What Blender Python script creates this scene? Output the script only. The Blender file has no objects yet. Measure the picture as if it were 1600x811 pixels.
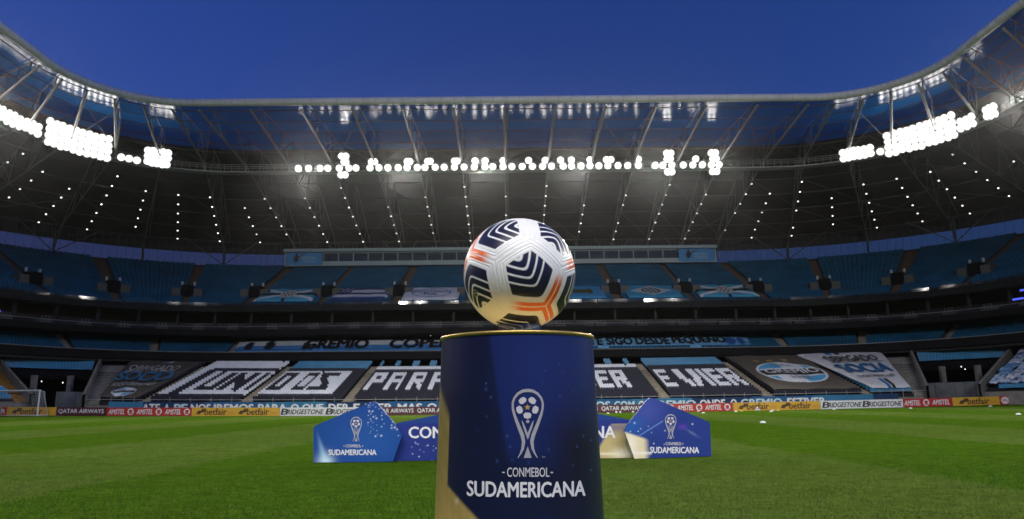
import bpy, bmesh, math, random
import numpy as np
from math import sin, cos, pi, radians, sqrt, atan2
from mathutils import Matrix, Vector
random.seed(7); RNG = np.random.default_rng(7)
SC = bpy.context.scene; COL = SC.collection

# ------------------------------------------------------------------ camera
CAM_H = 1.05
PITCH, ROLL, YAW, FPX = radians(11.33), radians(0.62), radians(0.3), 1125.0
_F = np.array([sin(YAW)*cos(PITCH), cos(YAW)*cos(PITCH), sin(PITCH)])
_R0 = np.array([cos(YAW), -sin(YAW), 0.0]); _U0 = np.cross(_R0, _F)
_R = cos(ROLL)*_R0 - sin(ROLL)*_U0; _U = sin(ROLL)*_R0 + cos(ROLL)*_U0
cam = bpy.data.cameras.new('camera'); cam.sensor_width = 36; cam.lens = 36*FPX/1600
cam.clip_start = 0.05; cam.clip_end = 3000
cam.dof.use_dof = True; cam.dof.focus_distance = 1.36; cam.dof.aperture_fstop = 20.0
co = bpy.data.objects.new('camera', cam); COL.objects.link(co); SC.camera = co
co.matrix_world = Matrix(((_R[0], _U[0], -_F[0], 0), (_R[1], _U[1], -_F[1], 0), (_R[2], _U[2], -_F[2], CAM_H), (0, 0, 0, 1)))

def at(px, py, Y):                       # point seen at a photo pixel, at distance Y
    r = (px-800)/FPX*_R + (405.5-py)/FPX*_U + _F
    return r*(Y/r[1]) + np.array([0, 0, CAM_H])

# ------------------------------------------------------------------ dusk sky
w = bpy.data.worlds.new('World'); SC.world = w; w.use_nodes = True
nt = w.node_tree; nt.nodes.clear()
sky = nt.nodes.new('ShaderNodeTexSky'); sky.sky_type = 'NISHITA'; sky.sun_disc = False
sky.sun_elevation = radians(-1.0); sky.sun_rotation = radians(110); sky.ozone_density = 5.0; sky.air_density = 1.0; sky.dust_density = 0.3
bg = nt.nodes.new('ShaderNodeBackground'); bg.inputs['Strength'].default_value = 0.9
out = nt.nodes.new('ShaderNodeOutputWorld')
nt.links.new(sky.outputs[0], bg.inputs[0]); nt.links.new(bg.outputs[0], out.inputs[0])
vs = SC.view_settings; vs.view_transform = 'Standard'; vs.look = 'None'; vs.exposure = 0.22; vs.gamma = 1
SC.render.engine = 'CYCLES'
SC.cycles.use_denoising = True
SC.cycles.max_bounces = 6; SC.cycles.diffuse_bounces = 3; SC.cycles.glossy_bounces = 3; SC.cycles.transmission_bounces = 4
SC.cycles.sample_clamp_indirect = 4; SC.cycles.use_light_tree = True

# ------------------------------------------------------------------ floodlight beams (the lamps' own light and added upper-tier beams; fixtures built below)
FLOOD_NEAR, FLOOD_FAR, FLOOD_SIDE, ADDED_SPILL = 21000, 21000, 18000, 21000
def beam(loc, aim, power, cone, blend=0.6, rad=0.6, parent=None):
    l = bpy.data.lights.new('floodlight_beam', 'SPOT'); l.energy = power; l.spot_size = radians(cone); l.spot_blend = blend
    l.shadow_soft_size = rad; l.color = (1.0, 0.96, 0.9)
    o = bpy.data.objects.new('floodlight_beam', l); COL.objects.link(o)
    d = Vector(aim)-Vector(loc); o.rotation_euler = d.to_track_quat('-Z', 'Y').to_euler(); o.location = loc
    return o
for x in (-44, -30, -16, -4, 8, 20, 32, 46):            # the stand behind the camera
    beam((x, -16, 33), (x*0.8, 20, 0), FLOOD_NEAR, 74, 0.7)
    beam((x, -16, 33), (x*0.9, 104, 18), ADDED_SPILL, 44, 0.7)  # second beam per lamp, added to brighten the upper tier and roof
for x in (-27, -14, -3, 9, 20, 28):                      # the far stand
    beam((x, 93.2, 32.2), (x*0.7, 40, 0), FLOOD_FAR, 92, 0.5)
for sx in (-1, 1):
    for y in (28, 50, 72):
        beam((sx*54.5, y, 32.2), (sx*4, 30+0.3*(y-40), 0), FLOOD_SIDE, 92, 0.5)

# ------------------------------------------------------------------ helpers
MATS = {}
def mat(name, col, rough=0.6, metal=0.0, noise=0.0, scale=8.0, spec=0.5, emit=None, bump=0.0, bscale=40.0):
    if name in MATS: return MATS[name]
    m = bpy.data.materials.new(name); m.use_nodes = True; t = m.node_tree
    b = t.nodes['Principled BSDF']; b.inputs['Roughness'].default_value = rough; b.inputs['Metallic'].default_value = metal
    b.inputs['Specular IOR Level'].default_value = spec; b.inputs['Base Color'].default_value = (*col, 1)
    if noise > 0:
        tc = t.nodes.new('ShaderNodeTexCoord'); n = t.nodes.new('ShaderNodeTexNoise'); n.inputs['Scale'].default_value = scale; n.inputs['Detail'].default_value = 5
        r = t.nodes.new('ShaderNodeMapRange'); r.inputs['To Min'].default_value = 1-noise; r.inputs['To Max'].default_value = 1+noise
        r.inputs['From Min'].default_value = 0.3; r.inputs['From Max'].default_value = 0.7
        mx = t.nodes.new('ShaderNodeVectorMath'); mx.operation = 'SCALE'; mx.inputs[0].default_value = col
        t.links.new(tc.outputs['Object'], n.inputs['Vector']); t.links.new(n.outputs['Fac'], r.inputs['Value'])
        t.links.new(r.outputs[0], mx.inputs['Scale']); t.links.new(mx.outputs[0], b.inputs['Base Color'])
    if bump > 0:
        tc = t.nodes.new('ShaderNodeTexCoord'); n = t.nodes.new('ShaderNodeTexNoise'); n.inputs['Scale'].default_value = bscale; n.inputs['Detail'].default_value = 4
        bp = t.nodes.new('ShaderNodeBump'); bp.inputs['Strength'].default_value = bump; bp.inputs['Distance'].default_value = 0.02
        t.links.new(tc.outputs['Object'], n.inputs['Vector']); t.links.new(n.outputs['Fac'], bp.inputs['Height']); t.links.new(bp.outputs[0], b.inputs['Normal'])
    if emit:
        b.inputs['Emission Color'].default_value = (*emit[0], 1); b.inputs['Emission Strength'].default_value = emit[1]
        m.cycles.emission_sampling = 'NONE'
    MATS[name] = m; return m

def print_mat(name, rough=0.55, spec=0.4, noise=0.06, scale=3.0, coat=0.0, bump=0.0, bscale=5.0):
    m = bpy.data.materials.new(name); m.use_nodes = True; t = m.node_tree; b = t.nodes['Principled BSDF']
    a = t.nodes.new('ShaderNodeAttribute'); a.attribute_name = 'print'
    tc = t.nodes.new('ShaderNodeTexCoord'); n = t.nodes.new('ShaderNodeTexNoise'); n.inputs['Scale'].default_value = scale; n.inputs['Detail'].default_value = 4
    r = t.nodes.new('ShaderNodeMapRange'); r.inputs['To Min'].default_value = 1-noise; r.inputs['To Max'].default_value = 1+noise
    mx = t.nodes.new('ShaderNodeVectorMath'); mx.operation = 'SCALE'
    t.links.new(tc.outputs['Object'], n.inputs['Vector']); t.links.new(n.outputs['Fac'], r.inputs['Value'])
    t.links.new(a.outputs['Color'], mx.inputs[0]); t.links.new(r.outputs[0], mx.inputs['Scale']); t.links.new(mx.outputs[0], b.inputs['Base Color'])
    b.inputs['Roughness'].default_value = rough; b.inputs['Specular IOR Level'].default_value = spec; b.inputs['Coat Weight'].default_value = coat
    if bump > 0:
        n2 = t.nodes.new('ShaderNodeTexNoise'); n2.inputs['Scale'].default_value = bscale; bp = t.nodes.new('ShaderNodeBump'); bp.inputs['Strength'].default_value = bump
        t.links.new(tc.outputs['Object'], n2.inputs['Vector']); t.links.new(n2.outputs['Fac'], bp.inputs['Height']); t.links.new(bp.outputs[0], b.inputs['Normal'])
    return m

WL = {}                                   # world location of every object made here
def link(o, parent=None, loc=(0, 0, 0)):
    COL.objects.link(o)
    if parent is not None:
        o.parent = parent; p = WL[parent.name]; o.location = (loc[0]-p[0], loc[1]-p[1], loc[2]-p[2])
    else: o.location = loc
    WL[o.name] = tuple(loc); return o
def tag(o, label=None, cat=None, group=None, kind=None):
    if label: o['label'] = label
    if cat: o['category'] = cat
    if group: o['group'] = group
    if kind: o['kind'] = kind
    return o
def thing(name, label, cat, loc=(0, 0, 0), group=None):
    o = bpy.data.objects.new(name, None); o.empty_display_size = 0.2; link(o, None, loc); return tag(o, label, cat, group)

class MB:                                  # collects geometry in world space, built as ONE mesh object
    def __init__(s): s.v = []; s.f = []; s.m = []
    def add(s, verts, faces, mi=0):
        n = len(s.v); s.v.extend([tuple(map(float, q)) for q in verts]); s.f.extend([tuple(i+n for i in f) for f in faces]); s.m.extend([mi]*len(faces)); return s
    def box(s, c, size, mi=0, X=(1, 0, 0), Yv=(0, 1, 0), Z=(0, 0, 1)):
        c = np.array(c, float); X, Yv, Z = (np.array(a, float) for a in (X, Yv, Z)); a = [c+X*size[0]/2*i+Yv*size[1]/2*j+Z*size[2]/2*k for i in (-1, 1) for j in (-1, 1) for k in (-1, 1)]
        return s.add(a, [(0, 1, 3, 2), (4, 6, 7, 5), (0, 4, 5, 1), (2, 3, 7, 6), (0, 2, 6, 4), (1, 5, 7, 3)], mi)
    def tube(s, pts, r, n=8, mi=0, closed=False, cap=True):
        P = [np.array(p, float) for p in pts]; rings = []; m = len(P)
        rr = r if hasattr(r, '__len__') else [r]*m
        for i in range(m):
            a = P[(i-1) % m] if (closed or i > 0) else P[i]; b = P[(i+1) % m] if (closed or i < m-1) else P[i]
            t = b-a; t = t/(np.linalg.norm(t)+1e-12); h = np.array([0, 0, 1.0]) if abs(t[2]) < 0.95 else np.array([1.0, 0, 0])
            u = np.cross(t, h); u /= np.linalg.norm(u); v = np.cross(u, t)
            rings.append([P[i]+rr[i]*(cos(2*pi*k/n)*u+sin(2*pi*k/n)*v) for k in range(n)])
        fs = []
        for i in range(m if closed else m-1):
            j = (i+1) % m
            for k in range(n): fs.append((i*n+k, i*n+(k+1) % n, j*n+(k+1) % n, j*n+k))
        if cap and not closed: fs += [tuple(range(n))[::-1], tuple((m-1)*n+k for k in range(n))]
        return s.add([q for g in rings for q in g], fs, mi)
    def disc(s, c, r, nrm=(0, -1, 0), n=16, mi=0):
        z = Vector(nrm).normalized(); q = z.to_track_quat('Z', 'Y'); c = Vector(c)
        return s.add([tuple(c+q @ Vector((r*cos(2*pi*k/n), r*sin(2*pi*k/n), 0))) for k in range(n)], [tuple(range(n))], mi)
    def lathe(s, prof, c=(0, 0, 0), n=32, mi=0):
        vs_ = [(c[0]+r*cos(2*pi*k/n), c[1]+r*sin(2*pi*k/n), c[2]+z) for r, z in prof for k in range(n)]
        return s.add(vs_, [(i*n+k, i*n+(k+1) % n, (i+1)*n+(k+1) % n, (i+1)*n+k) for i in range(len(prof)-1) for k in range(n)], mi)
    def strip(s, rows, mi=0):              # grid of points [i][j]
        a = len(rows); b = len(rows[0])
        return s.add([p for r in rows for p in r], [(i*b+j, i*b+j+1, (i+1)*b+j+1, (i+1)*b+j) for i in range(a-1) for j in range(b-1)], mi)
    def arr(s, V, F, M=None):              # numpy bulk
        n = len(s.v); s.v.extend(map(tuple, V.tolist())); s.f.extend(map(tuple, (F+n).tolist())); s.m.extend([0]*len(F) if M is None else M.tolist()); return s
    def build(s, name, mats, parent=None, smooth=False, kind=None, label=None, loc=None):
        p = WL[parent.name] if parent is not None else (loc or (0, 0, 0))
        me = bpy.data.meshes.new(name); V = np.array(s.v, float)-np.array(p)
        me.from_pydata(V.tolist(), [], s.f)
        for m in (mats if isinstance(mats, (list, tuple)) else [mats]): me.materials.append(m)
        if any(s.m): me.polygons.foreach_set('material_index', np.array(s.m, dtype=np.int32))
        if smooth: me.polygons.foreach_set('use_smooth', np.ones(len(me.polygons), bool))
        me.update(); o = bpy.data.objects.new(name, me); link(o, parent, p)
        if kind: o['kind'] = kind
        if label: o['label'] = label
        return o

def grid_print(name, mapfn, nu, nv, colfn, m, parent=None, loc=None):
    """sheet with its flat print stored per vertex; mapfn(U,V)->(n,3), colfn(U,V)->(n,3)"""
    u, v = np.meshgrid(np.linspace(0, 1, nu), np.linspace(0, 1, nv)); u = u.ravel(); v = v.ravel()
    P = mapfn(u, v); i = np.arange(nu-1); j = np.arange(nv-1); I, J = np.meshgrid(i, j); a = (J*nu+I).ravel()
    F = np.stack([a, a+1, a+nu+1, a+nu], 1); b = MB(); b.arr(P, F); o = b.build(name, m, parent, smooth=True, loc=loc)
    set_print(o.data, np.clip(colfn(u, v), 0, 1)); return o
def set_print(me, C):
    at_ = me.attributes.new('print', 'FLOAT_COLOR', 'POINT'); at_.data.foreach_set('color', np.concatenate([C, np.ones((len(C), 1))], 1).astype(np.float32).ravel())
def mixc(base, col, mask): return base*(1-mask[:, None])+np.array(col)[None]*mask[:, None]
def sstep(a, b, x): t = np.clip((x-a)/(b-a), 0, 1); return t*t*(3-2*t)

_TXT = {}
def text2d(s, bold=0.0, spacing=1.0):
    k = (s, bold, spacing)
    if k not in _TXT:
        c = bpy.data.curves.new('lettering', 'FONT'); c.body = s; c.size = 1; c.offset = bold; c.space_character = spacing; c.resolution_u = 3
        o = bpy.data.objects.new('lettering', c); COL.objects.link(o); me = bpy.data.meshes.new_from_object(o)
        V = np.array([tuple(q.co) for q in me.vertices])[:, :2]; F = [tuple(p.vertices) for p in me.polygons]
        bpy.data.objects.remove(o); bpy.data.curves.remove(c); bpy.data.meshes.remove(me)
        lo, hi = V.min(0), V.max(0); _TXT[k] = ((V-lo)/(hi-lo), F, (hi-lo)[0]/(hi-lo)[1])
    return _TXT[k]
def lettering(mb, s, box, mapfn, bold=0.0, shear=0.0, mi=0, spacing=1.0):
    """text filling box=(u0,v0,u1,v1) mapped onto a surface by mapfn(u,v)"""
    if hasattr(mb, 'parts'): mb.cut()
    fat = 0.0
    if bold > 0: fat = bold*1.25*abs(box[3]-box[1]); bold = 0.0
    V, F, asp = text2d(s, bold, spacing); u0, v0, u1, v1 = box
    U = u0+(u1-u0)*V[:, 0]+shear*(V[:, 1]-0.5)*(v1-v0); W = v0+(v1-v0)*V[:, 1]
    if fat == 0: mb.add(mapfn(U, W), F, mi); return
    V0 = mapfn(U, W); k = abs(u1-u0)/max(1e-9, abs(v1-v0))
    fu = fat*(u1-u0)/max(asp*abs(v1-v0), 1e-9) if asp else fat; fu = abs(fu)
    nrm = np.cross(V0.max(0)*0+mapfn(np.array([u1]), np.array([v0]))[0]-mapfn(np.array([u0]), np.array([v0]))[0], mapfn(np.array([u0]), np.array([v1]))[0]-mapfn(np.array([u0]), np.array([v0]))[0]); nrm = nrm/(np.linalg.norm(nrm)+1e-12); ext = np.linalg.norm(mapfn(np.array([u0]), np.array([v1]))[0]-mapfn(np.array([u0]), np.array([v0]))[0])
    for i_, (a_, b_) in enumerate(((-1, 0), (1, 0), (0, .7), (0, -.7))): mb.add(mapfn(U+a_*fu, W+b_*fat)+nrm*ext*.004*(i_+1), F, mi)
def poly2d(mb, pts, mapfn, mi=0):
    A = np.array(pts, float); mb.add(mapfn(A[:, 0], A[:, 1]), [tuple(range(len(A)))], mi)
def ell2d(mb, c, rx, ry, mapfn, n=28, mi=0):
    poly2d(mb, [(c[0]+rx*cos(2*pi*k/n), c[1]+ry*sin(2*pi*k/n)) for k in range(n)], mapfn, mi)
def ribbon2d(mb, pts, wid, mapfn, mi=0):
    P = np.array(pts, float); T = np.gradient(P, axis=0); T /= np.linalg.norm(T, axis=1)[:, None]+1e-9; N = np.stack([-T[:, 1], T[:, 0]], 1)
    w_ = np.array(wid if hasattr(wid, '__len__') else [wid]*len(P))[:, None]/2; A = P+N*w_; B = P-N*w_; n = len(P); Q = np.concatenate([A, B])
    mb.add(mapfn(Q[:, 0], Q[:, 1]), [(i, i+1, n+i+1, n+i) for i in range(n-1)], mi)

def dish(x, y):                            # the pitch surface rises slightly to its far corners
    t = np.clip((np.asarray(y, float)-20)/50, 0, 1); return 0.45*(np.asarray(x, float)/50)**2*t*t*(3-2*t)

class MBS(MB):                              # like MB, but every lettering / emblem becomes an object of its own
    def __init__(s): s.parts = [MB()]
    def cut(s): s.parts.append(MB())
    def add(s, *a, **k): return s.parts[-1].add(*a, **k)
    def build(s, name, mats, parent=None, **k):
        for p in s.parts:
            if p.v: p.build(name, mats, parent, **k)
_ONES = 'zeroth first second third fourth fifth sixth seventh eighth ninth tenth eleventh twelfth thirteenth fourteenth fifteenth sixteenth seventeenth eighteenth nineteenth'.split()
_TENS = {2: ('twentieth', 'twenty-'), 3: ('thirtieth', 'thirty-'), 4: ('fortieth', 'forty-'), 5: ('fiftieth', 'fifty-')}
def nth(i): return _ONES[i] if i < 20 else (_TENS[i//10][0] if i % 10 == 0 else _TENS[i//10][1]+_ONES[i % 10])
class Plan:                                # bowl outline: a straight far side with rounded corners, offset outward by y
    def __init__(s, xl, xr, yc, rr): s.xl, s.xr, s.yc, s.rr = xl, xr, yc, rr
    def at(s, q, y):
        q = np.asarray(q, float); y = np.asarray(y, float)+0*q; yc = s.yc(y); r = y-yc
        ph = np.where(q > s.xr, (q-s.xr)/s.rr, np.where(q < s.xl, (q-s.xl)/s.rr, 0.0)); c = np.clip(ph, -pi/2, pi/2); ex = (np.abs(ph)-np.abs(c))*s.rr
        bx = np.where(q > s.xr, s.xr, np.where(q < s.xl, s.xl, q))
        return bx+r*np.sin(c), yc+r*np.cos(c)-ex, c
    def q(s, deg, side): return s.xr+radians(deg)*s.rr if side > 0 else s.xl-radians(deg)*s.rr
    def p(s, q, y, z): x, yy, _ = s.at(q, y); return (float(x), float(yy), float(z))
LOW = Plan(-39.5, 38.9, lambda y: 66.0+0*y, 24.0)
UP = Plan(-36.3, 35.8, lambda y: 74.0+0*y, 30.0)
ROOF = Plan(-36.0, 35.4, lambda y: 67.5+6.5*np.clip((y-78)/16, 0, 1), 22.0)

# ------------------------------------------------------------------ materials
CONC = mat('concrete', (0.20, 0.19, 0.17), 0.85, noise=0.25, scale=1.5)
DARKC = mat('dark_concrete', (0.028, 0.028, 0.032), 0.8, noise=0.3, scale=1.0)
STEP = mat('stair_concrete', (0.30, 0.26, 0.19), 0.9, noise=0.25, scale=2.0)
BLACK = mat('recess_black', (0.006, 0.006, 0.008), 0.8, spec=.1)  # near-black base: the dark of openings and recesses put into the colour
STEEL = mat('galvanised_steel', (0.42, 0.42, 0.40), 0.45, metal=0.3, noise=0.15, scale=3)
DSTEEL = mat('weathered_steel', (0.13, 0.12, 0.11), 0.6, metal=0.2, noise=0.2, scale=2)
SEATW = mat('white_seat', (0.78, 0.80, 0.84), 0.45, noise=0.08, scale=1.2)
SEATN = mat('navy_seat', (0.009, 0.009, 0.026), 0.65, noise=0.3, scale=0.8)
SEATB = mat('sky_blue_seat', (0.03, 0.24, 0.44), 0.42, noise=0.18, scale=0.6)
SEATU = mat('deep_blue_seat', (0.006, 0.080, 0.165), 0.8, noise=0.3, spec=.2, scale=0.35)  # darker even blue for the second and upper tiers
WHITE = mat('white_print', (0.80, 0.80, 0.82), 0.5)
BLKP = mat('black_print', (0.015, 0.015, 0.02), 0.5)
PRINT = print_mat('printed_board', 0.45); CLOTH = print_mat('printed_cloth', 0.85, 0.2, 0.12, 1.5, bump=0.25, bscale=1.2)

# ------------------------------------------------------------------ ground and pitch
gm = mat('asphalt', (0.05, 0.05, 0.052), 0.9, noise=0.2, scale=0.5)
b = MB(); b.add([(-900, -900, -0.25), (900, -900, -0.25), (900, 900, -0.25), (-900, 900, -0.25)], [(0, 1, 2, 3)]); tag(b.build('ground', gm), kind='structure')

pm = bpy.data.materials.new('mown_grass'); pm.use_nodes = True; t = pm.node_tree; B = t.nodes['Principled BSDF']
def N(t, ty, **k):
    n = t.nodes.new(ty)
    for a, v in k.items():
        if a in n.inputs: n.inputs[a].default_value = v
        else: setattr(n, a, v)
    return n
def noise(t, vec, scale, detail=4, rough=0.55):
    n = N(t, 'ShaderNodeTexNoise', Scale=scale, Detail=detail, Roughness=rough); t.links.new(vec, n.inputs['Vector']); return n.outputs['Fac']
def mp(t, v, a, b_, c, d):
    n = N(t, 'ShaderNodeMapRange'); n.inputs[1].default_value = a; n.inputs[2].default_value = b_; n.inputs[3].default_value = c; n.inputs[4].default_value = d
    t.links.new(v, n.inputs[0]); return n.outputs[0]
def mth(t, op, a, b_=None):
    n = N(t, 'ShaderNodeMath', operation=op)
    for i, x in enumerate((a, b_)):
        if x is None: continue
        if isinstance(x, (int, float)): n.inputs[i].default_value = x
        else: t.links.new(x, n.inputs[i])
    return n.outputs[0]
def mixn(t, f, a, b_):
    n = N(t, 'ShaderNodeMix', data_type='RGBA')
    for s_, x in ((0, f), (6, a), (7, b_)):
        if isinstance(x, tuple): n.inputs[s_].default_value = (*x, 1)
        elif isinstance(x, (int, float)): n.inputs[s_].default_value = x
        else: t.links.new(x, n.inputs[s_])
    return n.outputs[2]
tc = N(t, 'ShaderNodeTexCoord'); ob = tc.outputs['Object']
sep = N(t, 'ShaderNodeSeparateXYZ'); t.links.new(ob, sep.inputs[0])
wob = mp(t, noise(t, ob, 0.8, 3), 0.3, 0.7, -0.25, 0.25)
xx = mth(t, 'ADD', sep.outputs[0], wob)
tri = mth(t, 'PINGPONG', mth(t, 'ADD', xx, 590.0), 5.9)          # 0..5.9..0
stripe = mp(t, mth(t, 'SINE', mth(t, 'MULTIPLY', xx, pi/5.9)), -0.10, 0.10, 0, 1)
cross = mp(t, mth(t, 'SINE', mth(t, 'MULTIPLY', mth(t, 'ADD', sep.outputs[1], wob), pi/5.5)), -0.2, 0.2, 0, 1)
c1 = mixn(t, stripe, (0.054, 0.120, 0.008), (0.088, 0.142, 0.024))
c1 = mixn(t, mth(t, 'MULTIPLY', cross, 0.22), c1, (0.054, 0.116, 0.007))
big = mp(t, noise(t, ob, 0.35, 5), 0.35, 0.68, 0, 1)
c2 = mixn(t, mth(t, 'MULTIPLY', big, 0.35), c1, (0.078, 0.120, 0.008))
st = N(t, 'ShaderNodeMapping'); st.inputs['Scale'].default_value = (1.0, 1.2, 1); t.links.new(ob, st.inputs[0])
worn = mp(t, noise(t, st.outputs[0], 1.7, 6, 0.7), 0.60, 0.74, 0, 1)
c3 = mixn(t, mth(t, 'MULTIPLY', worn, 0.50), c2, (0.12, 0.105, 0.032))
drk = mp(t, noise(t, st.outputs[0], 3.1, 5, 0.7), 0.60, 0.72, 0, 1)
c4 = mixn(t, mth(t, 'MULTIPLY', drk, 0.55), c3, (0.025, 0.05, 0.006))
fine = mp(t, noise(t, ob, 34, 6, 0.75), 0.3, 0.7, 0.66, 1.34)
fine = mth(t, 'MULTIPLY', fine, mp(t, noise(t, ob, 5.5, 6, 0.8), 0.32, 0.68, 0.60, 1.40))
fine = mth(t, 'MULTIPLY', fine, mp(t, noise(t, ob, 1.3, 5, 0.7), 0.3, 0.7, 0.82, 1.18))
sc = N(t, 'ShaderNodeVectorMath', operation='SCALE'); t.links.new(c4, sc.inputs[0]); t.links.new(fine, sc.inputs['Scale']); t.links.new(sc.outputs[0], B.inputs['Base Color'])
B.inputs['Roughness'].default_value = 1.0; B.inputs['Specular IOR Level'].default_value = 0.0
bp = N(t, 'ShaderNodeBump', Strength=0.8, Distance=0.05); t.links.new(mth(t, 'ADD', noise(t, ob, 42, 6, 0.8), mth(t, 'MULTIPLY', noise(t, ob, 9, 4, 0.7), 1.2)), bp.inputs['Height']); t.links.new(bp.outputs[0], B.inputs['Normal'])
xs = np.linspace(-75, 75, 61); ys = np.linspace(-25, 79, 53); X, Y = np.meshgrid(xs, ys)
P_ = np.stack([X.ravel(), Y.ravel(), dish(X, Y).ravel()], 1); I, J = np.meshgrid(np.arange(60), np.arange(52)); a = (J*61+I).ravel()
b = MB(); b.arr(P_, np.stack([a, a+1, a+62, a+61], 1)); tag(b.build('pitch', pm, smooth=True), kind='structure')

# grass blades on the near part of the pitch, where single tufts still show
gbm = bpy.data.materials.new('grass_blade'); gbm.use_nodes = True; t = gbm.node_tree; g = t.nodes['Principled BSDF']; a_ = N(t, 'ShaderNodeAttribute', attribute_name='print'); t.links.new(a_.outputs['Color'], g.inputs['Base Color'])
cn = N(t, 'ShaderNodeCombineXYZ'); cn.inputs[2].default_value = 1; gnm = N(t, 'ShaderNodeNormalMap') if False else None
geo = N(t, 'ShaderNodeNewGeometry'); va = N(t, 'ShaderNodeVectorMath', operation='SCALE'); va.inputs['Scale'].default_value = .25; t.links.new(geo.outputs['Normal'], va.inputs[0]); vb = N(t, 'ShaderNodeVectorMath', operation='ADD'); t.links.new(va.outputs[0], vb.inputs[0]); t.links.new(cn.outputs[0], vb.inputs[1]); vn = N(t, 'ShaderNodeVectorMath', operation='NORMALIZE'); t.links.new(vb.outputs[0], vn.inputs[0]); t.links.new(vn.outputs[0], g.inputs['Normal'])
g.inputs['Roughness'].default_value = .9; g.inputs['Specular IOR Level'].default_value = .05
def grass_field(n=260000):
    y = 4.6+13.5*RNG.random(n)**1.35; x = (RNG.random(n)*2-1)*(.76*y+.5); keep = RNG.random(n) < np.clip((18.2-y)/6, 0, 1); x, y = x[keep], y[keep]; n = len(x)
    cl = np.sin(x*3.1+2*np.sin(y*1.7))*np.sin(y*2.3+1.5*np.sin(x*1.3))+.6*np.sin(x*9.7+y*4.1)*np.sin(y*7.9-x*2.2)
    h = (.012+.016*RNG.random(n))*(1+.25*cl)*(1-.5*np.clip((y-11)/7, 0, 1)); a = RNG.random(n)*pi; wd = .0022+.0022*RNG.random(n)
    lean = RNG.normal(0, .010, (n, 2)); base = np.stack([x, y, dish(x, y)-.001], 1); dx = np.stack([np.cos(a)*wd, np.sin(a)*wd, 0*x], 1); tip = base+np.stack([lean[:, 0], lean[:, 1], h], 1)
    V = np.stack([base-dx, base+dx, tip], 1).reshape(-1, 3); me = bpy.data.meshes.new('grass'); me.vertices.add(3*n); me.vertices.foreach_set('co', V.ravel()); me.loops.add(3*n); me.loops.foreach_set('vertex_index', np.arange(3*n)); me.polygons.add(n); me.polygons.foreach_set('loop_start', np.arange(n)*3); me.update(); me.materials.append(gbm)
    st_ = np.clip(np.sin(x*pi/5.9)/.2+.5, 0, 1)[:, None]; C = np.array([[.052, .118, .009]])*(1-st_)+np.array([[.086, .140, .023]])*st_; C = C*(1+.34*RNG.normal(0, 1, n).clip(-1.6, 1.8)[:, None]*.5)*(1+.16*cl[:, None])
    dry = (RNG.random(n) < .03+.05*np.clip(cl, 0, 1))[:, None]; C = np.where(dry, np.array([[.16, .13, .05]]), C); set_print(me, np.repeat(np.clip(C, .004, 1), 3, 0))
    o = bpy.data.objects.new('grass', me); link(o); return tag(o, 'short mown grass blades on the near part of the pitch', 'grass', kind='stuff')
grass_field()

# ------------------------------------------------------------------ grandstand
stand = thing('grandstand', 'three-tiered stadium grandstand with blue and white seats behind the pitch', 'grandstand', (0, 79, 0))
LY0, LZ0, LSL, ROWS, RD = 79.0, 1.35, 0.281, 22, 0.8
def lowz(q, y, h=0.0):
    x, yy, _ = LOW.at(q, y); return LZ0+(np.asarray(y)-LY0)*LSL+dish(x, yy)+h
def lowp(q, y, h=0.0):
    q, y = np.broadcast_arrays(np.asarray(q, float), np.asarray(y, float)); x, yy, _ = LOW.at(q, y)
    return np.stack([x, yy, lowz(q, y, h)], -1)
# seat template (local x across, y back, z up): pan and back
def seat_template(wd):
    def bx(x0, x1, y0, y1, z0, z1): return [(x, y, z) for x in (x0, x1) for y in (y0, y1) for z in (z0, z1)]
    V = bx(-wd*.42, wd*.42, .12, .46, .30, .37)+bx(-wd*.44, wd*.44, .46, .53, .33, .70)
    q = [(0, 1, 3, 2), (4, 6, 7, 5), (0, 4, 5, 1), (2, 3, 7, 6), (0, 2, 6, 4), (1, 5, 7, 3)]
    F = q+[tuple(i+8 for i in f) for f in q]; return np.array(V), np.array(F)
def seats(mb, plan, qs, ys, zs, wd, mi):
    """one seat per entry; qs along, ys row front, zs tread height, mi material per seat"""
    V, F = seat_template(wd); n = len(qs)
    if n == 0: return
    x, y, ph = plan.at(qs, ys); c, s_ = np.cos(-ph), np.sin(-ph); jit = RNG.normal(0, 0.006, n)
    wf = np.where((qs > plan.xr) | (qs < plan.xl), (ys-plan.yc(ys))/plan.rr, 1.0); lx = V[None, :, 0]*np.maximum(wf, .5)[:, None]; ly = V[None, :, 1]; lz = V[None, :, 2]
    wx = x[:, None]+c[:, None]*lx-s_[:, None]*ly; wy = y[:, None]+s_[:, None]*lx+c[:, None]*ly; wz = zs[:, None]+lz+jit[:, None]
    k = len(V); A = np.stack([wx, wy, wz], -1).reshape(-1, 3); FF = (F[None]+(np.arange(n)*k)[:, None, None]).reshape(-1, 4)
    mb.arr(A, FF, np.repeat(mi, len(F)))
def terrace(plan, q0, q1, y0, z0, sl, rows, rd, zf=None, step=1.0):
    """stepped concrete terrace"""
    qs = np.linspace(q0, q1, max(2, int((q1-q0)/step)+1)); pr = []
    for r in range(rows):
        z = z0+r*rd*sl; pr += [(y0+r*rd, z-(rd*sl if r else 0.9)), (y0+r*rd, z)]
    pr.append((y0+rows*rd, z0+(rows-1)*rd*sl)); rws = []
    for (y, z) in pr:
        x, yy, _ = plan.at(qs, y); zz = z+(dish(x, yy) if zf else 0*x); rws.append(list(zip(x, yy, zz)))
    m = MB(); m.strip(rws); return m
terrace(LOW, LOW.q(25, -1), LOW.q(25, 1), LY0, LZ0, LSL, ROWS, RD, True).build('lower_terrace', mat('shaded_concrete', (.016, .016, .02), .9), stand)

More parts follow.
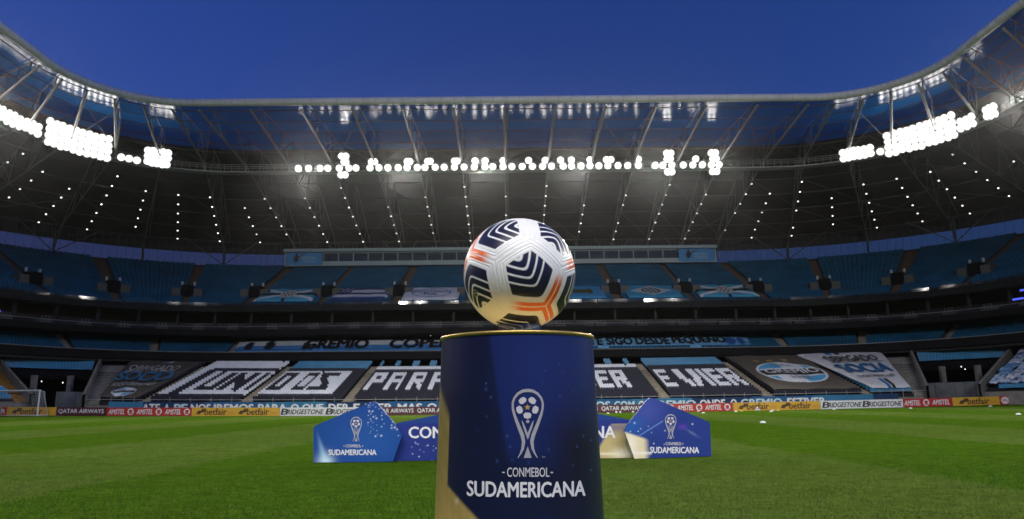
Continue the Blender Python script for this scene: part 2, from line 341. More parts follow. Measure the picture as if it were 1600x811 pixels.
AIS = [-39.5, -28.5, -17.5, -6.1, 5.3, 16.8, 28.05, 38.9]
def inl(ch, u, v, s=0.3, h=0.2):
    L = u < s; Rr = u > 1-s; T = v > 1-h; Bo = v < h; M = abs(v-0.48) < 0.10
    if ch == 'U': return L or Rr or Bo
    if ch == 'N': return L or Rr or abs(u-(1-v)) < 0.20
    if ch == 'I': return True
    if ch == 'D': return L or ((T or Bo) and u < 0.9) or (Rr and 0.08 < v < 0.92)
    if ch == 'O': return L or Rr or T or Bo
    if ch == 'S': return T or Bo or abs(u-(1-v)) < 0.20
    if ch == 'P': return L or T or M or (Rr and v > 0.45)
    if ch == 'A': return L or Rr or T or M
    if ch == 'R': return L or T or M or (Rr and v > 0.55) or (v < 0.5 and abs(u-(0.5+0.5*(0.5-v)*2*0.8)) < 0.18)
    if ch == 'E': return L or T or Bo or (M and u < 0.85)
    if ch == 'V': c = 0.18+0.20*max(0, 1-v/0.45); return abs(u-c) < 0.18 or abs(u-(1-c)) < 0.18
    if ch == 'Q': return L or Rr or T or Bo
    return False
SECT = {1: ('frame', [('U', .31, .56), ('N', .60, .855), ('I', .91, .98)]), 2: ('white', [('D', .03, .215), ('O', .31, .48), ('S', .51, .73)]),
        3: ('navy', [('P', .02, .19), ('A', .26, .43), ('R', .51, .68), ('A', .76, .94)]), 4: ('navy', [('Q', .18, .34), ('U', .42, .6), ('E', .68, .84)]),
        5: ('navy', [('D', .22, .375), ('E', .43, .57), ('R', .61, .79)]), 6: ('navy', [('E', .02, .17), ('V', .27, .50), ('I', .535, .60), ('E', .635, .78), ('R', .805, .985)])}
def seat_colour(sec, c, r, nc):            # 0 white 1 navy 2 blue, None absent
    style, letters = SECT[sec]; u = (c+.5)/nc
    if sec in (3, 4, 5):
        if r >= 18: return (2 if (r in (19, 20, 21) and ((u*4.3+.2) % 1) < 0.30) else None) if r > 18 else None
        if r >= 16: return 0
    elif r >= 17: return 0 if sec == 1 else 2
    let = False
    for ch, a, b_ in letters:
        if a <= u <= b_ and 4 <= r <= 13: let = inl(ch, (u-a)/(b_-a), (r-4+.5)/10)
    if style == 'frame':
        if r < 2 or (r in (15, 16) and u > 0.20) or (.12 <= u <= .225 and r <= 16) or (.31 <= u < .39 and 13 < r <= 16): return 1
        return 1 if let else 0
    if style == 'white':
        if r < 2 or r in (15, 16) or u > 0.845-0.0*r: return 1
        return 1 if let else 0
    return 0 if let else 1
SW = 0.28
LBL = {1: 'white seats with navy letters UNI', 2: 'white and blue seats with navy letters DOS', 3: 'navy seats with white letters PARA',
       4: 'navy seats behind the ball pedestal', 5: 'navy seats with white letters DER', 6: 'navy seats with white letters E VIER under blue rows'}
for k in range(1, 7):
    q0, q1 = AIS[k-1+0]+0.65, AIS[k]-0.65
    if k == 1: q0, q1 = AIS[0]+0.65, AIS[1]-0.65
    nc = int((q1-q0)/SW); qs, ys, zs, mi = [], [], [], []
    for r in range(ROWS):
        for c in range(nc):
            m_ = seat_colour(k, c, r, nc)
            if m_ is None or random.random() < 0.004: continue
            q = q0+(c+.5)*(q1-q0)/nc; qs.append(q); ys.append(LY0+r*RD); mi.append(m_)
    qs, ys = np.array(qs), np.array(ys); x, yy, _ = LOW.at(qs, ys); zs = LZ0+np.round((ys-LY0)/RD)*RD*LSL+dish(x, yy)
    m = MB(); seats(m, LOW, qs, ys, zs, SW, np.array(mi)); m.build('seat_block', [SEATW, SEATN, SEATB], stand, kind='stuff', label=LBL[k])
def plain_seats(plan, q0, q1, y0, z0, sl, rows, rd, wd, mats, mfn=None, skip=None, zf=False, label=None):
    qs, ys, zs, mi = [], [], [], []
    n = int((q1-q0)/wd)
    for r in range(rows):
        for c in range(n):
            q = q0+(c+.5)*(q1-q0)/n
            if skip and skip(q, y0+r*rd): continue
            qs.append(q); ys.append(y0+r*rd); zs.append(z0+r*rd*sl); mi.append(mfn(q, r) if mfn else 0)
    qs, ys, zs = map(np.array, (qs, ys, zs))
    if zf: x, yy, _ = LOW.at(qs, ys); zs = zs+dish(x, yy)
    m = MB(); seats(m, plan, qs, ys, zs, wd, np.array(mi)); return m.build('seat_block', mats, stand, kind='stuff', label=label)
# seats under the tarpaulins show at their edges
plain_seats(LOW, LOW.q(19, -1), AIS[0]-.5, LY0, LZ0, LSL, ROWS, RD, 0.45, [SEATN], zf=True)
plain_seats(LOW, AIS[6]+.65, AIS[7]-.6, LY0, LZ0, LSL, ROWS, RD, 0.45, [SEATN], zf=True)
plain_seats(LOW, AIS[7]+.5, LOW.q(19, 1), LY0, LZ0, LSL, ROWS, RD, 0.45, [SEATB], zf=True)
def aisle(plan, q, wdt, y0, y1, zfn, m, name='stair', n=22):
    mb = MB(); ys = np.linspace(y0, y1, n+1)
    for i in range(n):                     # one tread per row, proud of the terrace
        a, c = plan.at([q-wdt/2, q+wdt/2], ys[i]), plan.at([q-wdt/2, q+wdt/2], ys[i+1]); z = float(zfn(q, ys[i]))+0.10; z2 = float(zfn(q, ys[i+1]))+0.10
        V = [(a[0][0], a[1][0], z-.4), (a[0][1], a[1][1], z-.4), (a[0][1], a[1][1], z), (a[0][0], a[1][0], z), (c[0][1], c[1][1], z), (c[0][0], c[1][0], z), (c[0][1], c[1][1], z-.4), (c[0][0], c[1][0], z-.4)]
        mb.add(V, [(0, 1, 2, 3), (3, 2, 4, 5), (1, 6, 4, 2), (0, 3, 5, 7)])
    return mb.build(name, m, stand)
for q in AIS: aisle(LOW, q, 1.15, LY0, LY0+16.6, lambda a_, y: lowz(a_, y), STEP)
for sgn in (-1, 1): aisle(LOW, LOW.q(22, sgn), 2.3, LY0, LY0+16.6, lambda a_, y: lowz(a_, y), CONC)
# front wall and railing of the lower tier
qs = np.linspace(LOW.q(25, -1), LOW.q(25, 1), 90)
m = MB(); rw = []
for (y, z) in ((78.9, -.3), (78.9, 1.0), (79.2, 1.0)): x, yy, _ = LOW.at(qs, y); rw.append(list(zip(x, yy, z+dish(x, yy))))
m.strip(rw); m.build('front_wall', CONC, stand)
m = MB(); x, yy, _ = LOW.at(qs, 78.6)
m.tube(list(zip(x, yy, 1.62+dish(x, yy))), 0.03, 5)
for q in np.arange(LOW.q(24, -1), LOW.q(24, 1), 2.2): x1, y1, _ = LOW.at(q, 78.6); z = float(dish(x1, y1)); m.tube([(x1, y1, .9+z), (x1, y1, 1.85+z)], .025, 5)
m.build('railing', STEEL, stand)
# dark structure behind the last lower row
QS = np.linspace(UP.q(100, -1), UP.q(100, 1), 150)
def sweep(name, prof, mt, plan=UP, q=None, parent=stand, smooth=False, lift=False, label=None):
    q = QS if q is None else q; rw = []
    for (y, z) in prof: x, yy, _ = plan.at(q, y); rw.append(list(zip(x, yy, z+(0.2*(x/50)**2 if lift else 0*x))))
    m = MB(); m.strip(rw); return m.build(name, mt, parent, smooth=smooth, label=label)
sweep('concourse_wall', [(100.5, 0), (100.5, 8.2)], BLACK)
# corner openings between the lower stands
for sgn in (-1, 1):
    qa, qb = LOW.q(25.2, sgn), LOW.q(47, sgn); lo, hi = min(qa, qb), max(qa, qb); qq = np.linspace(lo, hi, 14)
    def zb(q): x, y, _ = LOW.at(q, 80.0); return dish(x, y)
    plain_seats(LOW, lo+.5, hi-.5, 91.5, 4.9, 0.33, 7, 0.8, 0.30, [SEATB], zf=True, label='block of sky blue seats above the corner opening')
    terrace(LOW, lo, hi, 91.5, 4.9, 0.33, 7, 0.8, True).build('upper_landing', BLACK, stand)
    m = MB(); rw = []
    for (y, z) in ((91.4, 4.3), (91.4, 5.0)): x, yy, _ = LOW.at(qq, y); rw.append(list(zip(x, yy, z+dish(x, yy))))
    m.strip(rw)
    m.build('landing_beam', BLACK, stand)
    for qw in (qa, qb):                    # sloping parapet walls on both sides
        m = MB(); out_ = 1 if qw == qa else -1; rw = []
        ysl = np.linspace(78.2, 98, 12)
        for dq in (-.14, .14):
            x, yy, _ = LOW.at(qw+dq*24/(np.maximum(ysl-66, 8)), ysl); zt = np.maximum(LZ0+(ysl-LY0)*LSL, 1.0)+1.0+dish(x, yy)
            rw.append(list(zip(x, yy, zt))); rw.append(list(zip(x, yy, 0*zt-.2)))
        m.strip([rw[1], rw[0], rw[2], rw[3]]); m.build('parapet', CONC, stand)
    m = MB(); nP = 6
    for i in range(nP):
        if i == (2 if sgn < 0 else 9): continue
        f0, f1 = (i+.02)/nP, (i+.98)/nP; q2 = lo+(hi-lo)*np.array([f0, f1]); x, y, _ = LOW.at(q2, 80.5)
        dx, dy = x[1]-x[0], y[1]-y[0]; L = sqrt(dx*dx+dy*dy); cx, cy = x.mean(), y.mean(); z = float(dish(cx, cy))
        MB().box((cx, cy, 1.1+z), (L, .1, 2.6), 0, (dx/L, dy/L, 0), (-dy/L, dx/L, 0)).build('gate_panel', mat('grey_sheet', (0.10, 0.11, 0.12), 0.7, noise=0.25, scale=1.2), stand)
    for f in (.3, .72):
        x, y, _ = LOW.at(lo+(hi-lo)*f, 88.0); MB().box((x, y, 2.4), (.5, .5, 4.8)).build('pillar', CONC, stand)
# end sections beyond the corner openings
for sgn in (-1, 1):
    a_, c_ = LOW.q(47, sgn), LOW.q(110, sgn); lo, hi = min(a_, c_), max(a_, c_)
    terrace(LOW, lo, hi, LY0, LZ0, LSL, ROWS, RD, True, step=.8).build('end_terrace', DARKC, stand)
    plain_seats(LOW, lo+2.6 if sgn > 0 else lo, hi if sgn > 0 else hi-2.6, LY0, LZ0, LSL, ROWS, RD, 0.5, [SEATB], zf=True, label='sky blue seats of the end section')
    q = LOW.q(49.6, sgn)
    if sgn < 0: aisle(LOW, q, 1.9, LY0, LY0+16.6, lambda a2, y: lowz(a2, y), mat('orange_step', (0.42, 0.20, 0.03), 0.8, noise=0.3, scale=2) if sgn < 0 else STEP)
    qq = np.linspace(lo, hi, 30); m = MB(); rw = []
    for (y, z) in ((78.9, -.3), (78.9, 1.3)): x, yy, _ = LOW.at(qq, y); rw.append(list(zip(x, yy, z+dish(x, yy))))
    m.strip(rw); m.build('front_wall', CONC, stand)

# second tier
SY, SZ, SSL = 97.4, 7.85, 0.45
sweep('second_fascia', [(97.8, 7.0), (96.9, 7.05), (96.9, 8.08), (97.3, 8.08)], mat('dark_fascia', (0.009, 0.009, 0.010), 0.75, noise=0.3, scale=0.6, spec=.15), lift=True)
sweep('fascia_rail', [(96.85, 8.06), (96.8, 8.14), (97.0, 8.16)], STEEL, lift=True)
terrace(UP, QS[0], QS[-1], SY, SZ, SSL, 8, .8, step=1.5).build('second_terrace', DARKC, stand)
AQ2 = [-25.7, -13, 0, 12.6, 25.2]+[s_*(36+d) for d in (2, 14, 26) for s_ in (-1, 1)]
plain_seats(UP, QS[0], QS[-1], SY, SZ+.05, SSL, 8, .8, 0.5, [SEATU], skip=lambda q, y: any(abs(q-a) < .7 for a in AQ2), label='dim blue seats of the second tier')
for q in AQ2: aisle(UP, q, 1.2, SY, SY+6.2, lambda a2, y: SZ+(y-SY)*SSL, CONC, n=8)
sweep('second_back_wall', [(104.2, 7.0), (104.2, 12.0)], BLACK)
# hospitality tier
sweep('box_fascia', [(104, 10.4), (97.6, 10.35), (97.1, 10.45), (97.1, 11.25), (97.6, 11.25), (105, 11.3)], mat('black_fascia', (0.006, 0.006, 0.007), 0.7, noise=0.3, scale=0.5, spec=.15))
sweep('box_rail', [(97.12, 11.62), (97.05, 11.68), (97.2, 11.7)], STEEL)
glassm = bpy.data.materials.new('smoked_glass'); glassm.use_nodes = True; g = glassm.node_tree.nodes['Principled BSDF']
g.inputs['Base Color'].default_value = (.02, .025, .03, 1); g.inputs['Roughness'].default_value = .06; g.inputs['Alpha'].default_value = 0.35
sweep('balustrade_glass', [(97.15, 11.25), (97.12, 11.62)], glassm)
sweep('box_back_wall', [(103.5, 11.25), (103.5, 14.4)], mat('box_wall', (0.012, 0.014, 0.018), 0.5, noise=0.5, scale=0.5))
plain_seats(UP, QS[0], QS[-1], 98.4, 11.1, .28, 3, .9, .6, [SEATN], skip=lambda q, y: ((q+.4) % 5.6) < 1.7, label='dark seats of the hospitality tier')
for q in np.arange(QS[0], QS[-1], 5.6):
    x, y, _ = UP.at(q+2.6, 99.5); MB().box((x, y, 12.8), (.32, .32, 3.1)).build('column', DARKC, stand)
    m = MB()
    for d in (-.5, 0, .5): x, y, _ = UP.at(q+.45+d, 97.9); m.tube([(x, y, 11.3), (x, y, 12.15)], .05, 5)
    x0, y0, ph = UP.at(q+.45, 98.6); m.box((x0, y0, 11.5), (1.5, 1.6, .5), 0, (cos(ph), -sin(ph), 0), (sin(ph), cos(ph), 0)); m.build('box_stair', mat('pale_concrete', (0.16, 0.16, 0.15), .8), stand)
# upper tier
UY, UZ, USL, UR = 98.3, 14.55, 0.45, 26
sweep('upper_fascia', [(104, 14.0), (98.4, 13.7), (97.7, 13.75), (97.7, 14.62), (98.2, 14.62)], mat('black_fascia2', (0.006, 0.007, 0.008), 0.6, noise=0.3, scale=0.6, spec=.2), lift=False)
sweep('upper_rail', [(97.68, 14.60), (97.62, 14.68), (97.8, 14.70)], DSTEEL)
for i, q in enumerate(np.arange(QS[0], QS[-1], 2.1)):
    x, y, ph = UP.at(q+1.05, 97.6); tl = RNG.normal(0, .006); yw = RNG.normal(0, .02); m = MB(); m.box((x, y, 14.75), (1.98, .03, .42), 0, (cos(ph+yw), -sin(ph+yw), 0), (sin(ph+yw), cos(ph+yw), tl), (0, -tl, 1)); m.build('glass_pane', glassm, stand)
terrace(UP, QS[0], QS[-1], UY, UZ, USL, UR, .8, step=1.5).build('upper_terrace', DARKC, stand)
AQU = [-36.3+10.3*i for i in range(8)]+[35.8+9.8*i for i in (1, 2, 3, 4)]+[-36.3-9.8*i for i in (1, 2, 3, 4)]
plain_seats(UP, QS[0], QS[-1], UY, UZ, USL, UR, .8, 0.5, [SEATU], skip=lambda q, y: any(abs(q-a) < (.62 if not 101.5 < y < 104.6 else 1.8)*30/max(30, 30) for a in AQU), label='deep blue seats of the upper tier')
for q in AQU:
    aisle(UP, q, 1.1, UY, UY+20.6, lambda a2, y: UZ+(y-UY)*USL-.05, mat('brown_step', (0.09, 0.06, 0.04), .9, noise=.2), n=26)
    x, y, ph = UP.at(q, 103.0); X_, Y_ = (cos(ph), -sin(ph), 0), (sin(ph), cos(ph), 0); m = MB()
    z0 = UZ+(102.4-UY)*USL
    m.box((x, y, z0+.8), (1.45, 2.2, 1.6), 0, X_, Y_)  # solid near-black block stands for the dark doorway opening
    for d in (-1, 1): m.box((x+d*1.4*X_[0], y+d*1.4*X_[1], z0+.35), (1.1, 2.6, 1.5), 1, X_, Y_)
    for d in (-.8, .8): m.tube([(x+d*X_[0], y+d*X_[1], z0+1.7), (x+d*X_[0], y+d*X_[1], z0+2.2)], .16, 6, 2)
    m.build('vomitory', [BLACK, mat('brown_wall', (0.10, 0.095, 0.085), .85), mat('dull_white', (.5, .52, .52), .6)], stand)
# rear rim: posts and mesh wall under the eave, with the sky behind
sweep('rear_parapet', [(119.1, 22.8), (119.1, 24.05), (119.6, 24.05), (119.6, 20)], DARKC)
m = MB()
for q in np.arange(QS[0], QS[-1], 0.75):
    x, y, _ = UP.at(q, 119.4); m.tube([(x, y, 24), (x, y, 28.0)], .02, 4)
m.build('rear_mesh', DSTEEL, stand)
scr = mat('dimming_netting', (.05, .05, .055), .9); scr.node_tree.nodes['Principled BSDF'].inputs['Alpha'].default_value = .66
sweep('dimming_screen', [(119.45, 24.0), (119.45, 27.9)], scr)  # half-opaque sheet added behind the bars to dim the sky strip

# press box on the upper rim
pbm = mat('pale_blue_panel', (0.30, 0.39, 0.46), .5, noise=.1); X0, X1 = -36.9, 34.4; PY = 116.5
pb = MB()
pb.box(((X0+X1)/2, PY+1.5, 26.15), (X1-X0, 4.4, .5)); pb.box(((X0+X1)/2, PY+.3, 24.02), (X1-X0, .6, .75)); pb.box(((X0+X1)/2, PY+3.2, 25.0), (X1-X0, .2, 2.2), 1)
pb.box((X0+.1, PY+1.6, 24.9), (.22, 3.1, 2.4)); pb.box((X1-.1, PY+1.6, 24.9), (.22, 3.1, 2.4))
press = pb.build('press_box', [pbm, BLACK], stand)
wx = np.linspace(X0+6.4, X1-6.4, 25)
wg = bpy.data.materials.new('press_window_glass'); wg.use_nodes = True; g = wg.node_tree.nodes['Principled BSDF']
g.inputs['Base Color'].default_value = (.06, .075, .08, 1); g.inputs['Roughness'].default_value = .08; g.inputs['Alpha'].default_value = 0.6
for i in range(24):
    a_, c_ = wx[i], wx[i+1]; m = MB(); m.box(((a_+c_)/2, PY+.25, 25.08), (c_-a_-.16, .05, 1.4), 0)
    m.box((a_+.04, PY+.2, 25.1), (.12, .2, 1.5), 1); m.build('window', [wg, pbm], press)
m = MB(); m.box(((X0+X1)/2, PY+.2, 25.83), (X1-X0-12.8, .3, .18)); m.build('window_head', pbm, press)
sgnm = mat('sign_blue', (0.03, 0.24, 0.60), .5, noise=.1)
for cx in (X0+3.3, X1-3.3):
    m = MB(); m.box((cx, PY-.05, 24.85), (5.9, .1, 2.1), 0); mp_ = lambda u, v: np.stack([cx+u, np.full_like(u, PY-.106), 24.95+v*.8], 1)
    lettering(m, 'NOSSA', (-.4, -.2, 1.9, .35), mp_, .02, mi=1); lettering(m, 'TORCIDA', (-.4, -.95, 1.9, -.35), mp_, .02, mi=1)
    ell2d(m, (-1.35, -.1), .42, .7, mp_, mi=2); ribbon2d(m, [(-1.6, -.9), (-.9, .3), (.2, 1.0)], [.2, .3, .15], mp_, mi=2); ell2d(m, (-1.3, .75), .25, .3, mp_, mi=2)
    m.build('sign', [sgnm, mat('pale_sign_print', (.25, .45, .65), .5), BLKP], press)

# ------------------------------------------------------------------ roof
roof = thing('stadium_roof', 'curved steel truss roof with blue translucent front panels over the stands', 'roof', (0, 100, 20))
RQ = np.linspace(ROOF.q(90, -1)-45, ROOF.q(90, 1)+45, 210)
def rsweep(name, prof, mt, smooth=False): return sweep(name, prof, mt, ROOF, RQ, roof, smooth)
cir = [(78+.44*cos(a_), 35.5+.44*sin(a_)) for a_ in np.linspace(0, 2*pi, 13)]
edge = mat('edge_cladding', (0.60, 0.59, 0.60), .65, noise=.10, scale=.7)
rsweep('edge_tube', cir, edge, True)
m = MB()
for q in np.arange(RQ[0], RQ[-1], 1.5):
    a_ = [(ROOF.p(q, 78+.455*cos(k), 35.5+.455*sin(k))) for k in np.linspace(0, 2*pi, 11)]; m.tube(a_[:-1], .02, 4, closed=True)
m.build('edge_seam', mat('seam_grey', (.3, .3, .3), .6), roof)
# corrugated translucent sheet
bm_ = bpy.data.materials.new('blue_polycarbonate'); bm_.use_nodes = True; t = bm_.node_tree; g = t.nodes['Principled BSDF']
g.inputs['Base Color'].default_value = (0.012, 0.13, 0.34, 1); g.inputs['Roughness'].default_value = .09; g.inputs['Specular IOR Level'].default_value = .2
tl = N(t, 'ShaderNodeBsdfTranslucent'); tl.inputs['Color'].default_value = (.10, .36, .6, 1); ms = N(t, 'ShaderNodeMixShader'); ms.inputs[0].default_value = .3
t.links.new(g.outputs[0], ms.inputs[1]); t.links.new(tl.outputs[0], ms.inputs[2]); t.links.new(ms.outputs[0], t.nodes['Material Output'].inputs['Surface'])
tc = N(t, 'ShaderNodeTexCoord'); mpg = N(t, 'ShaderNodeMapping'); mpg.inputs['Scale'].default_value = (1.0, 3.5, 1); t.links.new(tc.outputs['Object'], mpg.inputs[0]); bp = N(t, 'ShaderNodeBump', Strength=.16, Distance=.10); t.links.new(noise(t, mpg.outputs[0], 1.2, 3), bp.inputs['Height']); t.links.new(bp.outputs[0], g.inputs['Normal'])
PH, PB = 36.2, 37.2
yy_ = np.linspace(78.7, 98.6, 41); prof = [(y, PH+(PB-PH)*(y-78.7)/20+.018*cos(i*pi)) for i, y in enumerate(yy_)]
step = 5.9; qk = [-.3+step*k for k in range(-19, 20)]
for k in range(len(qk)-1):
    q = np.linspace(qk[k]+.03, qk[k+1]-.03, 5); rw = []
    for (y, z) in prof: x, yv, _ = ROOF.at(q, y); rw.append(list(zip(x, yv, z+0*x)))
    m = MB(); m.strip(rw); m.build('roof_panel', bm_, roof, smooth=True)
rsweep('ceiling', [(98.6, 37.5), (103, 37.2), (112, 33.0), (121.6, 27.6), (122.2, 26.8)], mat('ceiling_sheet', (0.045, 0.035, 0.028), .7, noise=.3, scale=.25))
rsweep('roof_cover', [(98.6, 37.9), (103, 37.6), (112, 33.4), (121.8, 28.0), (122.6, 26.8)], DARKC)
def lc(y): return 34.9-.1*(y-78) if y < 94 else 33.3-.254*(y-94)          # lower chord height
def uc(y): return (PH-.25+(PB-PH)*(y-78.7)/20) if y < 99 else (37.1 if y < 103 else np.interp(y, [103, 112, 121.6], [36.9, 32.7, 27.4]))
tm = mat('truss_paint', (0.17, 0.17, 0.16), .5, noise=.12, scale=1)
def qr(q, y): return ROOF.p(q, y, 0)
for q in qk[1:-1]:
    m = MB(); ysn = [78.6, 82, 86, 90, 94, 98.8, 103, 107.5, 112, 116.5, 120]
    L = [ROOF.p(q, y, lc(y)) for y in ysn]; Uu = [ROOF.p(q+.35, y, uc(y)) for y in ysn]
    m.tube(L[:5], .15, 6); m.tube(L[4:], .10, 6); m.tube(Uu, .07, 5)
    for i in range(1, len(ysn)-1):
        m.tube([L[i], Uu[i]], .045, 4); m.tube([L[i], Uu[i+1] if i % 2 else Uu[i-1]], .045, 4)
    m.build('truss', tm, roof)
rk = MB()
for y, off in ((98.8, 0), (103, 0), (107.5, 0), (112, 0), (116.5, 0)):
    x, yv, _ = ROOF.at(RQ, y); rk.tube(list(zip(x, yv, lc(y)+.05+0*x)), .06, 5)
for y in (82, 86, 90, 95): x, yv, _ = ROOF.at(RQ, y); rk.tube(list(zip(x, yv, uc(y)-.02+0*x)), .06, 5)
for k in range(1, len(qk)-2):                                              # cross bracing between trusses
    for (ya, yb) in (((82, 94) if k % 3 == 0 else (99, 107)), (107.5, 116.5)):
        rk.tube([ROOF.p(qk[k], ya, lc(ya)+.1), ROOF.p(qk[k+1], yb, lc(yb)+.1)], .045, 4)
        if k % 3 == 0: rk.tube([ROOF.p(qk[k+1], ya, lc(ya)+.1), ROOF.p(qk[k], yb, lc(yb)+.1)], .045, 4)
    for q2 in (qk[k],):
        mid = (qk[k]+qk[k+1])/2
        rk.tube([ROOF.p(qk[k], 94, lc(94)), ROOF.p(mid, 94, lc(94)+1.9), ROOF.p(qk[k+1], 94, lc(94))], .05, 4)
x, yv, _ = ROOF.at(RQ, 94); rk.tube(list(zip(x, yv, lc(94)+1.9+0*x)), .07, 5)
rk.build('bracing', mat('brace_paint', (0.11, 0.105, 0.10), .6), roof)
m = MB(); rw = []
for (y, z) in ((93.4, 32.3), (93.4, 32.2), (94.8, 32.2), (94.8, 32.3), (93.4, 32.3)): x, yv, _ = ROOF.at(RQ, y); rw.append(list(zip(x, yv, z+0*x)))
m.strip(rw)
for z in (32.75, 33.0, 33.25): x, yv, _ = ROOF.at(RQ, 93.4); m.tube(list(zip(x, yv, z+0*x)), .03, 4)
for q in np.arange(RQ[0], RQ[-1], 1.0): x, yv, _ = ROOF.at(q, 93.4); m.tube([(x, yv, 32.25), (x, yv, 33.25)], .025, 4)
for q in qk: m.tube([ROOF.p(q, 94.1, 32.2), ROOF.p(q, 94.1, 33.4)], .08, 5)
m.build('catwalk', STEEL, roof)
for i, q in enumerate(qk[1:-1]):                                          # posts and V struts standing on the upper rim
    m = MB(); m.tube([ROOF.p(q, 119.3, 23.9), ROOF.p(q, 119.8, 27.9)], .16, 6)
    m.tube([ROOF.p(q, 119.3, 24.3), ROOF.p(q, 116.6, 27.9)], .09, 5)
    if i % 2: 
        for d in (-1, 1): m.tube([ROOF.p(q, 119.3, 24.2), ROOF.p(q+d*step*.5, 117, 28.0)], .08, 5)
    m.build('column', DSTEEL, roof)

# ------------------------------------------------------------------ lamps on the roof
lens = mat('lit_lens', (1, 1, 1), .4, emit=((1, .965, .91), 14)); lens.cycles.emission_sampling = 'FRONT'
def hot_lens(m, rad, peak, rim):              # reflector: bright bulb in the middle, dimmer bowl towards the rim
    t = m.node_tree; tc = N(t, 'ShaderNodeTexCoord'); ln = N(t, 'ShaderNodeVectorMath', operation='LENGTH'); t.links.new(tc.outputs['Object'], ln.inputs[0])
    e = mth(t, 'POWER', 2.718, mth(t, 'MULTIPLY', mth(t, 'POWER', mth(t, 'DIVIDE', ln.outputs['Value'], rad*.42), 2.0), -1.0)); st_ = mth(t, 'ADD', mth(t, 'MULTIPLY', e, peak), rim)
    t.links.new(st_, t.nodes['Principled BSDF'].inputs['Emission Strength'])
hot_lens(lens, .5, 34.0, .22); housing = mat('lamp_housing', (.25, .25, .25), .5)
def flood_meshes(n):
    R_ = .50; hm = MB(); lm = MB(); w_ = (n-1)*.8
    for i in range(n):
        cx = -w_/2+i*.8; hm.lathe([(R_*.35, .42), (R_*.8, .25), (R_*1.04, 0)], n=14); 
        V = np.array(hm.v[-42:]); V = np.stack([V[:, 0]+cx, V[:, 2], V[:, 1]], 1); hm.v[-42:] = map(tuple, V.tolist())
        lm.disc((cx, .02, 0), R_, (0, -1, 0), 14)
    hm.tube([(-w_/2-.3, .45, .0), (w_/2+.3, .45, .0)], .04, 5); hm.tube([(0, .45, -.5), (0, .45, .1)], .04, 5)
    return hm, lm
def make_flood(n):
    hm, lm = flood_meshes(n); 
    def me(mb, nm, mt):
        d = bpy.data.meshes.new(nm); d.from_pydata(mb.v, [], mb.f); d.materials.append(mt); return d
    return me(hm, 'housing', housing), me(lm, 'lens', lens)
FM = {n: make_flood(n) for n in (1, 2)}
def floodlight(q, y, z, n, label, group):
    x, yv, ph = (float(v) for v in ROOF.at(q, y)); o = bpy.data.objects.new('floodlight', None); link(o, None, (x, yv, z)); tag(o, label, 'floodlight', group)
    o.rotation_euler = (0.42 if n == 1 else 0.30, 0, -ph)
    for nm, me in zip(('housing', 'lens'), FM[n]):
        c = bpy.data.objects.new(nm, me); COL.objects.link(c); c.parent = o
FX = [466, 482, 500, 512, 530, 545, 556, 578, 592, 606, 622, 636, 652, 664, 680, 694, 710, 725, 741, 758, 770, 786, 800, 816, 832, 848, 862, 880, 893, 908, 922, 936, 950, 966, 981, 998, 1024, 1036, 1050, 1068, 1083, 1098, 1112, 1124]
for i, px in enumerate(FX):
    p_ = at(px, 267, 93.2); floodlight(float(p_[0]), 93.15, 32.55, 1, '%s round floodlight from the left in the lower row of the straight catwalk' % nth(i+1), 'lower row of floodlights on the straight catwalk')
for i, px in enumerate((537, 540, 580, 585, 636, 640, 668, 672, 710, 714, 742, 758, 786, 826, 852, 876, 893, 922, 948, 955, 998, 1043, 1048, 1088, 1115, 1120)):
    p_ = at(px, 257, 93.2); floodlight(float(p_[0]), 93.3, 33.45, 1, '%s round floodlight from the left in the upper row of the straight catwalk' % nth(i+1), 'upper row of floodlights on the straight catwalk')
for i, px in enumerate((533, 539.5, 1043, 1049.5, 1113, 1119.5)):  # extra lamps added to imitate the glare of the brightest floodlights
    for py, zz in ((248, 34.3), (273, 31.65)): p_ = at(px, 257, 93.2); floodlight(float(p_[0]), 93.3, zz, 1, '%s %s floodlight of the %s cluster added for glare on the straight catwalk' % ('top' if py < 260 else 'bottom', ('left', 'right')[i % 2], ('left', 'middle', 'right')[i//2]), 'floodlight clusters added for glare on the straight catwalk')
for sgn, banks in ((-1, ((27.5, 35, 1.7, 3), (38, 44, 2.6, 1), (48, 70, 2.3, 4), (72.5, 96, 2.4, 2), (98, 118, 2.6, 2))), (1, ((28, 39, 1.9, 2), (41, 42, 1.6, 1), (44, 68, 2.3, 4), (70, 75, 2.3, 2), (80, 84, 1.7, 2)))):
    sd = 'left' if sgn < 0 else 'right'
    for d0, d1, st_, rows_ in banks:
        for n_, dg in enumerate(np.arange(d0, d1, st_)):
            for r_ in range(rows_):
                floodlight(ROOF.q(dg+RNG.normal(0, .12), sgn), 93.2, 32.5+.82*r_-(.5 if rows_ == 4 else 0)+RNG.normal(0, .05), 1, '%s floodlight outward in the %s row up, %s bank around the %s corner' % (nth(n_+1), nth(r_+1), nth(1+[b_[0] for b_ in banks].index(d0)), sd), 'floodlights around the %s corner' % sd)
for i in range(26):
    x_ = -44+3.5*i; o = bpy.data.objects.new('floodlight', None); link(o, None, (x_, -15.9, 33.2)); tag(o, 'round white floodlight on the roof of the near stand behind the viewer', 'floodlight', 'floodlights on the near stand'); o.rotation_euler = (-.35, 0, pi)
    for nm, me in zip(('housing', 'lens'), FM[1]): c = bpy.data.objects.new(nm, me); COL.objects.link(c); c.parent = o
dl = MB(); dl.lathe([(.06, .16), (.15, .1), (.16, 0)], n=10, mi=0); dl.disc((0, 0, .012), .15, (0, 0, -1), 10, 1)
dme = bpy.data.meshes.new('downlight'); dme.from_pydata(dl.v, [], dl.f); dme.materials.append(housing); dme.materials.append(mat('downlight_lens', (1, 1, 1), .4, emit=((1, .93, .84), 9)))
